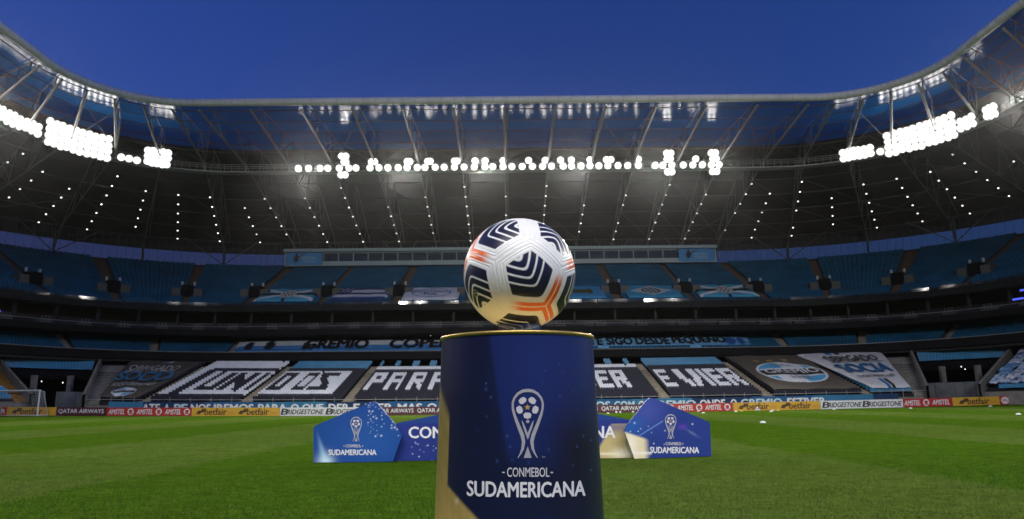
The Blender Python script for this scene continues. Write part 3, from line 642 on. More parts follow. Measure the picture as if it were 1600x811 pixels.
hot_lens(MATS['downlight_lens'], .15, 9.0, .1)
dme.polygons.foreach_set('material_index', np.array(dl.m, dtype=np.int32))
def downlight(q, y, lab):
    x, yv, ph = (float(v) for v in ROOF.at(q, y)); o = bpy.data.objects.new('downlight', dme); link(o, None, (x, yv, lc(y)-.30))
    o.rotation_euler = (-.5, 0, -ph); tag(o, lab, 'downlight', 'downlights under the roof trusses')
rows_q = [q for q in qk if -36.5 < q < 35.8]+[ROOF.q(d_, sg_) for sg_ in (-1, 1) for d_ in np.arange(6.5, 112, 8.6)]
for k, q in enumerate(rows_q):
    miss = (k*7) % 5; n0 = (0, 1, 0, 2, 1)[k % 5]; n1 = 7 if k % 4 else 6
    for i in range(n0, n1):
        if i == miss and k % 3 == 0: continue
        far_ = sorted(z_ for z_ in rows_q if (z_ < 0) == (q < 0)); far_.sort(key=abs)
        downlight(q, 99.3+2.75*i, '%s downlight from the front in the %s row of downlights %s of the ball' % (nth(i-n0+1), nth(far_.index(q)+1), 'left' if q < 0 else 'right'))

# ------------------------------------------------------------------ advertising boards along the far touchline
BY, BH = 73.0, 0.83
RED, YEL, MAR, WHT = mat('red_board', (.50, .022, .018), .45), mat('yellow_board', (.72, .40, .03), .45), mat('maroon_board', (.085, .008, .02), .45), mat('white_board', (.78, .78, .78), .45)
ORG = mat('orange_print', (.62, .25, .02), .5); BROWN = mat('brown_print', (.10, .05, .01), .5); REDP = mat('red_print', (.5, .03, .02), .5)
def board(px0, px1, face, label, draw):
    xa, xb = float(at(px0, 644, BY)[0]), float(at(px1, 644, BY)[0]); k = (xb-xa)/(px1-px0)
    t_ = thing('advertising_board', label, 'advertising board', ((xa+xb)/2, BY, float(dish((xa+xb)/2, BY))), 'advertising boards along the far touchline')
    za, zb = float(dish(xa, BY)), float(dish(xb, BY))
    m = MB(); m.add([(x, y, z+h) for x, z in ((xa+.03, za), (xb-.03, zb)) for y in (BY, BY+.16) for h in (0.02, BH)], [(0, 1, 3, 2), (4, 6, 7, 5), (0, 4, 5, 1), (2, 3, 7, 6), (0, 2, 6, 4), (1, 5, 7, 3)])
    m.build('panel', face, t_)
    m = MB()
    for x, z in ((xa+.15, za), (xb-.15, zb)): m.box((x, BY+.35, z+.02), (.08, .7, .05)); m.tube([(x, BY+.2, z+.5), (x, BY+.62, z+.05)], .025, 5)
    m.build('bracket', STEEL, t_)
    def mp_(u, v): x = xa+(np.asarray(u)-px0)*k; return np.stack([x, np.full_like(x, BY-.005), za+(zb-za)*(x-xa)/(xb-xa)+.02+(BH-.02)*np.asarray(v)], 1)
    m = MBS(); draw(m, mp_, k); o = m.build('lettering', [WHITE, BLKP, BROWN, ORG, REDP], t_); return t_
def d_qatar(starts, wd):
    def f(m, mp_, k):
        for s_ in starts: lettering(m, 'QATAR AIRWAYS', (s_, .22, s_+wd, .80), mp_, .016)
    return f
def d_amstel(starts):
    def f(m, mp_, k):
        for s_ in starts:
            lettering(m, 'AMSTEL', (s_+2, .2, s_+27, .8), mp_, .03, shear=2.0)
            rx = .37*BH/k; ell2d(m, (s_+36, .5), rx, .40, mp_); ell2d(m, (s_+36, .55), rx*.62, .2, lambda u, v: mp_(u, v)-np.array([0, .004, 0]), mi=4); poly2d(m, [(s_+36-rx*.75, .34), (s_+36+rx*.75, .34), (s_+36+rx*.5, .22), (s_+36-rx*.5, .22)], lambda u, v: mp_(u, v)-np.array([0, .004, 0]), 4)
    return f
def d_bet(starts):
    def f(m, mp_, k):
        for s_ in starts:
            for cx, cy in ((s_+9, .42), (s_+15, .66)):
                poly2d(m, [(cx-5, cy-.14), (cx+1, cy-.26), (cx+5, cy+.12), (cx-1, cy+.26)], mp_, 2)
            lettering(m, 'betfair', (s_+18, .14, s_+52, .9), mp_, .03, mi=2); lettering(m, '.net', (s_+52, .25, s_+64, .55), mp_, .0, mi=3)
    return f
def d_bridge(starts, wd):
    def f(m, mp_, k):
        for s_ in starts:
            lettering(m, 'B', (s_, .16, s_+10, .86), mp_, .03, shear=3.0, mi=1); poly2d(m, [(s_+1.2, .55), (s_+4.5, .86), (s_+3.2, .86), (s_-.2, .55)], lambda u, v: mp_(u, v)-np.array([0, .004, 0]), 4)
            lettering(m, 'RIDGESTONE', (s_+9, .2, s_+wd, .76), mp_, .03, shear=3.0, mi=1)
    return f
board(-60, 10, RED, 'red board with white letters at the far left end of the row, behind the goal', lambda m, p, k: lettering(m, 'LIBERTADOR', (-58, .25, 8, .75), p, .02))
board(10, 88, YEL, 'yellow board standing right behind the white goal', d_bet([14]))
board(88, 166, MAR, 'short maroon board with one white airline name left of the red boards', d_qatar([91], 71))
board(166, 299, RED, 'long red board with three white words and badges below the dark left tarpaulin', d_amstel([168, 212, 256]))
board(299, 437, YEL, 'yellow board below the white UNI seat letters', d_bet([302, 368]))
board(437, 575, WHT, 'white board with black italic words partly behind the left blue backdrop panel', d_bridge([440, 510], 65))
board(575, 1012, MAR, 'long maroon board repeating a white airline name behind the ball pedestal', d_qatar([580+72*i for i in range(6)], 66))
board(1012, 1146, RED, 'red board partly behind the right blue backdrop panel', d_amstel([1013, 1057, 1101]))
board(1146, 1283, YEL, 'yellow board behind the small heap of match balls', d_bet([1150, 1216]))
board(1283, 1413, WHT, 'white board with two black italic words below the crest tarpaulin', d_bridge([1287, 1350], 60))
board(1413, 1490, RED, 'short red board below the right corner opening', lambda m, p, k: (d_amstel([1413])(m, p, k), lettering(m, 'AMSTEL', (1459, .2, 1486, .8), p, .03, shear=2.0)))
board(1490, 1565, YEL, 'yellow board at the right edge between two red boards', d_bet([1496]))
def d_mg(m, p, k): ell2d(m, (1573, .5), 6.5, .42, p); lettering(m, 'MG', (1569, .33, 1577, .67), lambda u, v: p(u, v)-np.array([0, .004, 0]), .02, mi=4); lettering(m, 'MG', (1582, .24, 1599, .78), p, .03); lettering(m, 'MOTOR', (1603, .24, 1645, .78), p, .03)
board(1565, 1660, RED, 'red board with a round white badge at the far right end', d_mg)

# long supporters' banner on the fence behind the boards
fb = thing('fence_banner', 'long blue supporters banner with white letters tied to the fence behind the advertising boards', 'banner', (0, 78.3, .5))
bq = np.linspace(LOW.q(14, -1), LOW.q(12, 1), 120)
def fmap(u, v):
    q = bq[0]+(bq[-1]-bq[0])*u; x, y, _ = LOW.at(q, 78.25); return np.stack([x, y+.03*np.sin(q*2.1)+.02*np.sin(q*5.3+v*3), .45+.95*v+dish(x, y)+.02*np.sin(q*.8)], 1)
def fcol(u, v):
    q = bq[0]+(bq[-1]-bq[0])*u; k_ = (np.floor(q/6.5) % 3)[:, None]
    c = np.where(k_ == 0, [[.02, .05, .13]], np.where(k_ == 1, [[.03, .12, .28]], [[.05, .2, .36]])); return c+0*u[:, None]
grid_print('cloth', fmap, 400, 4, fcol, CLOTH, fb)
m = MBS(); pal = mat('pale_blue_print', (.55, .72, .80), .6)
for s_, a_, c_ in (('ATE', 223, 250), ('A', 257, 265), ('PE', 273, 293), ('NOS', 299, 329), ('IREMOS', 335, 396), ('PARA', 404, 448), ('O', 455, 467), ('QUE', 473, 505), ('DER', 514, 545), ('E', 553, 562), ('VIER', 571, 613), ('MAS', 622, 659), ('O', 668, 682), ('CERTO', 692, 738), ('E', 746, 754), ('QUE', 762, 792), ('NOS', 800, 828), ('ESTAREMOS', 858, 953), ('COM', 960, 991), ('O', 998, 1007), ('GREMIO', 1014, 1087), ('ONDE', 1094, 1133), ('O', 1142, 1151), ('GREMIO', 1158, 1222), ('ESTIVER', 1231, 1290)):
    xa, xb = float(at(a_, 632, 78.2)[0]), float(at(c_, 632, 78.2)[0])
    lettering(m, s_, (xa, 0, xb, 1), lambda u, v: np.stack([u, 78.18+0*u+(LOW.at(u, 78.25)[1]-78.25), .36+.80*v+dish(u, 78.2)], 1), .05, mi=0 if a_ % 3 else 1)
m.build('lettering', [WHITE, pal], fb)

# ------------------------------------------------------------------ tarpaulins and flags laid over the seats
NZ = RNG.random((64, 64))
def wrinkle(u, v, f=6.0): return np.sin(u*f*2.3+3*np.sin(v*4))*.5+np.sin(v*f*3.1+u*7)*.35+np.sin(u*29+v*13)*.15
def laid(name, label, cat, plan, qa, qb, y0, y1, zfn, colfn, nu=60, nv=40, amp=.06, group=None, letters=None, mats=(WHITE,), h=.82, dq=None):
    t_ = thing(name, label, cat, tuple(plan.p((qa+qb)/2, y0, float(zfn((qa+qb)/2, y0)))), group)
    if dq is None: dq = lambda u, v: 0*u
    def mp_(u, v):
        u = np.asarray(u, float); v = np.asarray(v, float); y = y0+(y1-y0)*v; q = qa+(qb-qa)*u+dq(u, v); x, yy, _ = plan.at(q, y)
        edge_ = np.minimum(np.minimum(u, 1-u)*14, np.minimum(v, 1-v)*22).clip(0, 1)
        z = np.array([float(zfn(a_, b_)) for a_, b_ in zip(q, y)])+h-.22*(1-edge_)**2+amp*wrinkle(u, v); return np.stack([x, yy, z], 1)
    grid_print('cloth', mp_, nu, nv, colfn, CLOTH, t_)
    if letters:
        m = MBS(); letters(m, lambda u, v: mp_(u, v)+np.array([0, -.07, .11])); m.build('lettering', list(mats), t_)
    return t_
lz_ = lambda q, y: lowz(q, y)
def cr(u, v, c): return np.tile(np.array(c, float), (len(u), 1))
def blob(u, v, cx, cy, rx, ry): return ((u-cx)/rx)**2+((v-cy)/ry)**2
DT = (.095, .082, .068)
def crest_col(c, u, v, cx, cy, rx, ry):
    d = blob(u, v, cx, cy, rx, ry); x = (u-cx)/rx; y = (v-cy)/ry
    c = mixc(c, (.78, .80, .82), (d < 1).astype(float)); inn = d < .87
    c = mixc(c, (.10, .42, .70), (inn & (abs(y) > .30)).astype(float)); c = mixc(c, (.78, .80, .82), (inn & (abs(y) > .30) & (abs(x+.25*np.sign(-y)) < .35)).astype(float))
    c = mixc(c, (.78, .80, .82), (inn & (abs(y) > .26) & (abs(y) < .36)).astype(float)); return mixc(c, (.05, .045, .04), (inn & (abs(y) <= .27)).astype(float))
def tarp1(u, v):
    c = cr(u, v, DT); c = mixc(c, (.05, .22, .42), ((v > .9) & (abs(u-.53-.3*(v-.95)) < .03)).astype(float)); c = mixc(c, (.7, .7, .7), ((v > .9) & (abs(u-.61-.3*(v-.95)) < .03)).astype(float))
    return crest_col(c, u, v, .46, .10, .27, .09)
def lt1(m, p):
    lettering(m, 'OBRIGADO', (.12, .64, .88, .79), p, .02, shear=.0); lettering(m, 'SOCIO', (.05, .35, .97, .59), p, .05, mi=1); lettering(m, 'SOCIO.GREMIO.NET', (.08, .22, .93, .29), p, .01)
    ribbon2d(m, [(.1, .62), (.5, .62), (.9, .62)], .012, p); lettering(m, 'GREMIO', (.26, .075, .66, .125), p, .02)
laid('tarpaulin', 'dark grey tarpaulin with OBRIGADO SOCIO left of the white UNI seats', 'tarpaulin', LOW, LOW.q(19, -1), AIS[0]-.75, 79.0, 95.7, lz_, tarp1, 90, 110, .08, 'tarpaulins over the lower seats', lt1, (mat('dull_white_print', (.55, .55, .53), .6), mat('dull_blue_print', (.05, .19, .36), .6)), h=.7)
def tarp2(u, v):
    c = cr(u, v, (.115, .098, .078)); c = crest_col(c, u, v, .5, .42, .41, .30)
    for sx in (.28, .46, .66): c = mixc(c, (.40, .26, .06), (blob(u, v, sx, .79, .045, .028) < 1).astype(float))
    return c
def lt2(m, p): lettering(m, 'GREMIO', (.17, .36, .83, .48), p, .03); lettering(m, '1903', (.38, .2, .62, .28), p, .02, mi=1); lettering(m, 'FBPA', (.38, .56, .62, .63), p, .02, mi=1)
laid('tarpaulin', 'brown grey tarpaulin with a large oval blue and white club crest', 'tarpaulin', LOW, AIS[6]+.75, AIS[7]-.75, 79.5, 95.8, lz_, tarp2, 110, 100, .08, 'tarpaulins over the lower seats', lt2, (WHITE, mat('grey_print', (.35, .4, .45), .6)))
def tarp3(u, v):
    c = cr(u, v, (.70, .70, .71))
    for cx, cc in ((.36, (.03, .16, .42)), (.47, (.04, .04, .045))): c = mixc(c, cc, ((v > .91) & (abs(u-cx) < .035)).astype(float)); c = mixc(c, cc, ((v < .18) & (abs(u-cx-.12) < .045)).astype(float))
    return c
def lt3(m, p): lettering(m, 'OBRIGADO', (.18, .66, .86, .83), p, .025, mi=1); lettering(m, 'SOCIA', (.10, .34, .90, .57), p, .05); lettering(m, 'SOCIA.GREMIO.NET', (.12, .205, .86, .265), p, .01, mi=1); ribbon2d(m, [(.16, .635), (.5, .635), (.92, .635)], .012, p, 1)
laid('tarpaulin', 'white tarpaulin with OBRIGADO SOCIA beside the right corner opening', 'tarpaulin', LOW, AIS[7]+.8, LOW.q(18.8, 1), 79.2, 96.2, lz_, tarp3, 80, 80, .045, 'tarpaulins over the lower seats', lt3, (mat('blue_print', (.03, .16, .38), .6), mat('dark_print', (.06, .05, .045), .6)), dq=lambda u, v: -1.6*v*(1-u))
# second tier banners
bz_ = lambda q, y: 7.45+(y-97.6)*.66
xq = lambda px: float(at(px, 545, 98.5)[0])
def bn1(u, v):
    c = mixc(cr(u, v, (.07, .22, .50)), (.62, .66, .75), sstep(.5, .54, v))
    c = mixc(c, (.02, .02, .03), ((blob(u, v, .065, .45, .018, .38) < 1) | (blob(u, v, .15, .5, .02, .42) < 1) | (blob(u, v, .305, .45, .016, .4) < 1)).astype(float)); return c
laid('banner', 'blue and white striped banner with black letters left of the pedestal on the second tier', 'banner', UP, xq(364), xq(735), 97.6, 100.3, bz_, bn1, 120, 16, .03, 'long banners on the second tier',
     lambda m, p: (lettering(m, 'GREMIO', (.30, .16, .565, .9), p, .06), lettering(m, 'COPERO', (.66, .16, .98, .9), p, .06), ribbon2d(m, [(.41, .92), (.42, 1.0), (.43, .92)], .02, p)), (BLKP,), h=.85)
def bn2(u, v): return mixc(cr(u, v, (.16, .38, .62)), (.03, .10, .35), ((blob(u, v, .9, .5, .03, .4) < 1) | (blob(u, v, .955, .5, .02, .4) < 1)).astype(float))
laid('banner', 'pale blue banner reading TE SIGO DESDE PEQUENO on the second tier', 'banner', UP, xq(868), xq(1174), 97.9, 100.1, bz_, bn2, 120, 16, .03, 'long banners on the second tier',
     lambda m, p: [lettering(m, s_, ((a_-868)/306, .14, (c_-868)/306, .88), p, .04) for s_, a_, c_ in (('TE', 921, 942), ('SIGO', 949, 989), ('DESDE', 995, 1047), ('PEQUENO', 1053, 1136))], (BLKP,), h=.85)
# flags on the upper tier
uz_ = lambda q, y: UZ+(y-UY)*USL
def rays(u, v, cx=.5, cy=.5):
    a_ = np.arctan2((v-cy)*.5, u-cx); return a_
def fl_cross(u, v):
    c = cr(u, v, (.07, .36, .55)); x, y = u-.5, v-.5
    c = mixc(c, (.7, .74, .76), (abs(abs(y)-abs(x)*.85) < .09).astype(float)); c = mixc(c, (.02, .025, .03), (((abs(y) < .10) | (abs(x) < .035)) & (blob(u, v, .5, .5, .14, .35) > 1)).astype(float))
    c = mixc(c, (.6, .58, .58), (blob(u, v, .5, .5, .14, .33) < 1).astype(float)); return mixc(c, (.10, .10, .12), ((blob(u, v, .5, .5, .12, .28) < 1) & (np.sin(u*90)*np.sin(v*30) > .1)).astype(float))
def fl_stripe(u, v):
    c = cr(u, v, (.60, .62, .70)); c = mixc(c, (.03, .05, .16), (((v > .82)) | ((v > .40) & (v < .55)) | (v < .12)).astype(float)); c = mixc(c, (.06, .14, .36), ((v >= .12) & (v < .2)).astype(float))
    c = mixc(c, (.03, .05, .16), ((u < .3) & (v > .55)).astype(float)); return mixc(c, (.6, .6, .65), ((u < .28) & (v > .6) & (np.sin(u*60)*np.sin(v*40) > .35)).astype(float))
def fl_white(u, v):
    c = cr(u, v, (.66, .66, .74)); d = blob(u, v, .5, .5, .36, .38); return mixc(c, (.10, .25, .55), ((d < 1) & (d > .82)).astype(float))
def fl_key(u, v):
    c = cr(u, v, (.06, .28, .55)); c = mixc(c, (.45, .47, .40), (blob(u, v, .28, .5, .14, .46) < 1).astype(float)); return mixc(c, (.08, .08, .02), (((abs(v-.5) < .15) & (u > .12) & (u < .74)) | (blob(u, v, .74, .5, .05, .25) < 1)).astype(float))
def fl_dia(u, v):
    c = cr(u, v, (.06, .30, .50)); c = mixc(c, (.5, .54, .58), (abs(u-.48)/.40+abs(v-.5)/.40 < 1).astype(float)); d = blob(u, v, .48, .5, .18, .27); c = mixc(c, (.12, .13, .15), (d < 1).astype(float))
    return mixc(c, (.4, .43, .46), ((d < .75) & (np.sin(u*70+v*12) > .3)).astype(float))
for fn, a_, c_, lab, lt in ((fl_cross, -35.3, -27.2, 'pale blue flag with white rays and a dark cross, leftmost on the upper tier', None), (fl_stripe, -24.8, -17.0, 'blue and white striped flag with a dark corner on the upper tier', None),
        (fl_white, -14.9, -7.0, 'white flag with thin blue lettering inside a blue oval on the upper tier', lambda m, p: (lettering(m, 'FOOTBALL', (.2, .46, .8, .66), p, .01), lettering(m, 'PA', (.38, .2, .62, .42), p, .01))),
        (fl_key, 5.7, 13.6, 'blue flag with a pale disc and a dark key shape right of the ball', None), (fl_dia, 16.6, 24.2, 'blue flag with a pale diamond and dark oval on the upper tier', None), (fl_cross, 26.6, 34.8, 'pale blue flag with white rays and a dark cross, rightmost on the upper tier', None)):
    laid('flag', lab, 'flag', UP, a_, c_, 98.6, 104.0, uz_, fn, 70, 40, .04, 'flags spread over the upper tier', lt, (mat('blue_line_print', (.10, .25, .55), .6),), h=.78)
# end sections
def fl_left(u, v):
    c = cr(u, v, (.05, .32, .62)); k_ = v-.25*u; c = mixc(c, (.65, .68, .70), ((k_*5.0 % 1) < .18).astype(float)); return mixc(c, (.02, .02, .03), (((k_*5.0-.2) % 1) < .12).astype(float))
laid('flag', 'large sky blue flag with white and black lines beside the orange stair', 'flag', LOW, LOW.q(86, -1), LOW.q(53, -1), 80.6, 91.5, lz_, fl_left, 60, 40, .12, None, h=.85)
fk = 0
for r in range(11):
    for c_ in range(5):
        q0 = LOW.q(48.4+c_*4.2+RNG.random(), 1); q1 = q0+1.25+.5*RNG.random(); y0 = 79.6+r*1.48; k_ = int(RNG.choice([0, 0, 1, 2, 3, 3, 4])); s1 = float(RNG.random())
        def fc(u, v, k_=k_, s1=s1):
            A, Bc, D = ((.68, .70, .76), (.05, .14, .36), (.22, .42, .62)); base = (A, Bc, D, A, D)[k_]; alt = (Bc, A, A, D, Bc)[k_]
            c = cr(u, v, base); c = mixc(c, alt, (((v*(2+k_ % 2)+s1) % 1) < .38).astype(float)); return mixc(c, (.02, .02, .03), (blob(u, v, .3+.4*s1, .5, .12, .25) < 1).astype(float)*(k_ % 2))
        laid('supporter_flag', '%s flag, %s row up, %s along, right end section' % (('white and navy striped', 'navy and white striped', 'mid blue and white striped', 'white and light blue striped', 'light blue and navy striped')[k_], ('first', 'second', 'third', 'fourth', 'fifth', 'sixth', 'seventh', 'eighth', 'ninth', 'tenth', 'topmost')[r], ('first', 'second', 'third', 'fourth', 'fifth')[c_]), 'flag', LOW, q0, q1, y0, y0+1.25, lz_, fc, 9, 7, .10, 'supporter flags covering the right end section', h=.85)

# ------------------------------------------------------------------ competition backdrop on the grass
def project(P):
    d = np.asarray(P, float)-np.array([0, 0, CAM_H]); z = d @ _F; return 800+FPX*(d @ _R)/z, 405.5-FPX*(d @ _U)/z
def logo(m, mp_, cx, cy, s, mi=(0, 1, 2)):
    """trophy emblem: loop band with flared feet, ball with star, inner leaves; s = height"""
    if hasattr(m, 'parts'): m.cut()
    f = lambda pts: [(cx+(x-424)/444*s, cy+(512-y)/444*s) for x, y in pts]
    L = [(424, 80), (392, 84), (362, 101), (340, 128), (329, 160), (330, 195), (340, 235), (356, 280), (374, 325), (390, 365), (398, 405), (392, 450), (378, 482), (362, 508)]
    wd = np.array([21, 19, 16, 14, 13, 14, 17, 20, 23, 24, 22, 17, 10, 4])/444*s
    ribbon2d(m, f(L), wd, mp_, mi[0]); ribbon2d(m, f([(848-x, y) for x, y in L]), wd, mp_, mi[0])
    poly2d(m, f([(385, 268), (398, 285), (424, 350), (424, 392), (408, 350), (394, 310)]), mp_, mi[0]); poly2d(m, f([(463, 268), (454, 310), (440, 350), (424, 392), (424, 350), (450, 285)]), mp_, mi[0])
    poly2d(m, f([(424, 435), (449, 508), (399, 508)]), mp_, mi[0])
    for k in range(5):                      # five ball panels round a pentagon
        a0 = pi/2+2*pi*(k+.5)/5; pts = []
        for da, r in ((-.36, 36), (.36, 36), (.52, 52), (.30, 70), (0, 73), (-.30, 70), (-.52, 52)): pts.append((422+r*cos(a0+da), 187-r*sin(a0+da)))
        poly2d(m, f(pts), mp_, mi[1])
    st_ = [(422+(22 if i % 2 == 0 else 9)*cos(pi/2+i*pi/5), 187-(22 if i % 2 == 0 else 9)*sin(pi/2+i*pi/5)) for i in range(10)]
    V = f(st_)+f([(422, 187)]); A = np.array(V); m.add(mp_(A[:, 0], A[:, 1]), [(10, i, (i+1) % 10) for i in range(10)], mi[2])
    ell2d(m, f([(424, 277)])[0], 11/444*s, 11/444*s, mp_, 12, mi[0])
SILV = mat('silver_print', (.50, .48, .50), .4, metal=.2); SILVL = mat('light_silver_print', (.66, .64, .66), .4); GOLDP = mat('gold_star_print', (.62, .36, .08), .4)
SPK = RNG.random((400, 3))
def speck(C, x, y, pts, col=(.75, .85, 1.0)):
    for sx, sy, r in pts: C = mixc(C, col, np.exp(-((x-sx)**2+(y-sy)**2)/(r*r)))
    return C
def bd_left(x, y):
    C = cr(x, y, (.010, .060, .27)); C = mixc(C, (.020, .11, .40), np.exp(-((x-575)/60)**2-((y-690)/40)**2)*.7)
    ax = 508+(y-720)*.28; ray_ = np.exp(-((x-ax)/np.maximum(1.5, 4+(y-700)*.10))**2)*sstep(668, 722, y); C = mixc(C, (.35, .62, .85), ray_*.8)
    C = mixc(C, (.65, .85, .95), np.exp(-((x-509)/12)**2-((y-723)/13)**2)*.9)
    pts = [(565+90*a_*b_+10, 627+55*c_, .5+.9*b_*b_) for a_, b_, c_ in SPK[:70]]; return speck(C, x, y, pts)
def bd_mid(x, y):
    C = cr(x, y, (.020, .038, .235)); C = mixc(C, (.014, .03, .17), sstep(640, 700, x)*.5*(x < 850))
    g = sstep(.0, 6, (x-936)*.9+(y-690)*.55+np.where(y < 690, (y-690)*-.1, 0)-2)*(y > 662); C = mixc(C, (.62, .50, .20), g*sstep(966, 940, x)*.0+g*(1-np.exp(-((y-668)/10)**2)*.6)*.9)
    C = mixc(C, (.95, .88, .65), np.exp(-((x-973)/16)**2-((y-709)/9)**2)); C = mixc(C, (.95, .9, .7), np.exp(-((y-709)/2.0)**2)*(x > 935)*.7)
    pts = [(640+50*a_, 690+30*c_, .5+.8*b_*b_) for a_, b_, c_ in SPK[100:116]]; return speck(C, x, y, pts)
def bd_right(x, y):
    C = cr(x, y, (.018, .042, .235)); C = mixc(C, (.055, .08, .36), np.exp(-((x-1010)/28)**2-((y-640)/28)**2)); C = mixc(C, (.018, .12, .45), np.exp(-((x-985)/22)**2-((y-665)/16)**2)*.8)
    g = sstep(0, 5, (y-674)-(x-980)*.32)*sstep(1016, 1004, x+(y-690)*-.05); C = mixc(C, (.80, .70, .45), g); C = mixc(C, (.95, .88, .72), np.exp(-((x-985)/10)**2-((y-700)/22)**2)*g); C = mixc(C, (.95, .93, .85), np.exp(-((y-708)/2.2)**2)*(x < 1018)*.8)
    C = mixc(C, (.20, .35, .75), np.exp(-(((y-680)+(x-1000)*.62)/.9)**2)*(x > 999)*(x < 1036)*.8); C = mixc(C, (.12, .05, .45), np.exp(-((x-1066)/7)**2-((y-667)/4)**2)*.8); C = mixc(C, (.10, .16, .38), np.exp(-(((y-677)-(x-1082)*.6)/2.2)**2-((x-1082)/8)**2))
    return speck(C, x, y, [(991.5, 661, 1.1), (1001, 670, .8), (997, 674, .8), (1082, 662.5, 1.0), (1039, 673, .9), (1021.5, 693, 1.0), (1013, 666, .6), (1018, 676, .6), (985, 674, .8)])
bdrop = thing('backdrop_board', 'wide blue competition backdrop board standing on the grass behind the ball pedestal', 'backdrop board', (.1, 14.1, 0))
def bpanel(poly, fy, colfn, draw, mats, label):
    P = np.array([at(px, py, fy(px)) for px, py in poly]); P[:, 2] = np.maximum(P[:, 2], 0.012); P[np.array([q[1] > 705 for q in poly]), 2] = .012
    n = len(P); T = .07; m = MB(); Bk = P+np.array([0, T, 0]); m.add(list(P)+list(Bk), [tuple(range(n))[::-1], tuple(range(n, 2*n))]+[(i, (i+1) % n, n+(i+1) % n, n+i) for i in range(n)])
    po = m.build('panel', mat('panel_blue', (.02, .06, .28), .5), bdrop, label=label)
    ux = (P[np.argmax(P[:, 0])]-P[np.argmin(P[:, 0])]); ux[2] = 0; ux /= np.linalg.norm(ux); nr = np.array([ux[1], -ux[0], 0]); O = P[np.argmin(P[:, 0])]*[1, 1, 0]
    L = ((P-O) @ ux); lo, hi, zt = L.min(), L.max(), P[:, 2].max(); bmm = bmesh.new(); d = .011; nu, nv = int((hi-lo)/d)+1, int(zt/d)+1
    bmesh.ops.create_grid(bmm, x_segments=nu, y_segments=nv, size=1)
    for v in bmm.verts: a_, c_ = (v.co.x+1)/2*(hi-lo)+lo, (v.co.y+1)/2*zt; v.co = (a_, c_, 0)
    Q = np.stack([L, P[:, 2]], 1); cen = Q.mean(0)
    for i in range(n):
        a_, c_ = Q[i], Q[(i+1) % n]; e = c_-a_; nn = np.array([e[1], -e[0]]); nn = nn if nn @ (a_-cen) > 0 else -nn
        bmesh.ops.bisect_plane(bmm, geom=bmm.verts[:]+bmm.edges[:]+bmm.faces[:], plane_co=(*a_, 0), plane_no=(*nn, 0), clear_outer=True)
    V = np.array([v.co for v in bmm.verts]); bmm.verts.index_update(); F = [tuple(v.index for v in f.verts) for f in bmm.faces]; bmm.free()
    W = O[None]+V[:, :1]*ux[None]+np.stack([0*V[:, 0], 0*V[:, 0], V[:, 1]], 1)+nr*.004
    m = MB(); m.v = list(map(tuple, W)); m.f = F; m.m = [0]*len(F); o = m.build('print', PRINT, po); px, py = project(W); set_print(o.data, np.clip(colfn(px, py), 0, 1))
    def mp_(u, v):                          # photo-scale coordinates laid onto the panel
        u = np.asarray(u, float); v = np.asarray(v, float); r = (u-800)[:, None]/FPX*_R+(405.5-v)[:, None]/FPX*_U+_F; C0 = np.array([0, 0, CAM_H]); t_ = ((O+nr*.009-C0) @ nr)/(r @ nr); return C0+r*t_[:, None]
    m = MBS(); draw(m, mp_); m.build('lettering', mats, po)
def flip(mp_): return lambda u, v: mp_(u, -np.asarray(v))
def d_l(m, p):
    p = flip(p); logo(m, p, 556.5, -690, 39); lettering(m, 'CONMEBOL', (540, -699, 564, -694.5), p, .02, mi=1); ribbon2d(m, [(536.5, -697), (537.5, -697), (538.5, -697)], 1, p, 1); ribbon2d(m, [(565.5, -697), (566.5, -697), (567.5, -697)], 1, p, 1)
    lettering(m, 'SUDAMERICANA', (513.5, -711, 588, -702.5), p, .032, mi=3)
def d_m(m, p): p = flip(p); lettering(m, 'CONMEBOL', (639, -684.5, 770, -667), p, .032, mi=3); lettering(m, 'SUDAMERICANA', (782, -684.5, 961, -666), p, .032, mi=3)
def d_r(m, p):
    p = flip(p); logo(m, p, 1048, -686, 39); lettering(m, 'CONMEBOL', (1040, -695.5, 1065, -691), p, .02, mi=1); ribbon2d(m, [(1037, -694), (1038, -694), (1039, -694)], 1, p, 1); ribbon2d(m, [(1066, -693), (1067, -693), (1068, -693)], 1, p, 1)
    lettering(m, 'SUDAMERICANA', (1016, -708, 1092, -698.5), p, .032, mi=3)
LM = [SILV, SILVL, GOLDP, WHITE]
bpanel([(490, 723.5), (490, 668), (497, 663), (583, 627), (588, 629), (617.5, 662.5), (628, 681), (614, 722.5)], lambda px: 13.98, bd_left, d_l, LM, 'left blue panel with a cut corner and a light beam')
bpanel([(600, 723), (605, 664.5), (807, 622.5), (1000, 659), (1000, 717)], lambda px: 14.14+.1*max(0, (px-900)/100), bd_mid, d_m, LM, 'low middle panel with large white letters')
bpanel([(991, 717.5), (975.5, 674), (980, 664), (1012, 623.5), (1016, 621.5), (1024, 623), (1106, 658.5), (1109, 661), (1111, 713.5)], lambda px: 13.98+.5*max(0, (px-975)/136), bd_right, d_r, LM, 'right blue panel with a golden corner')

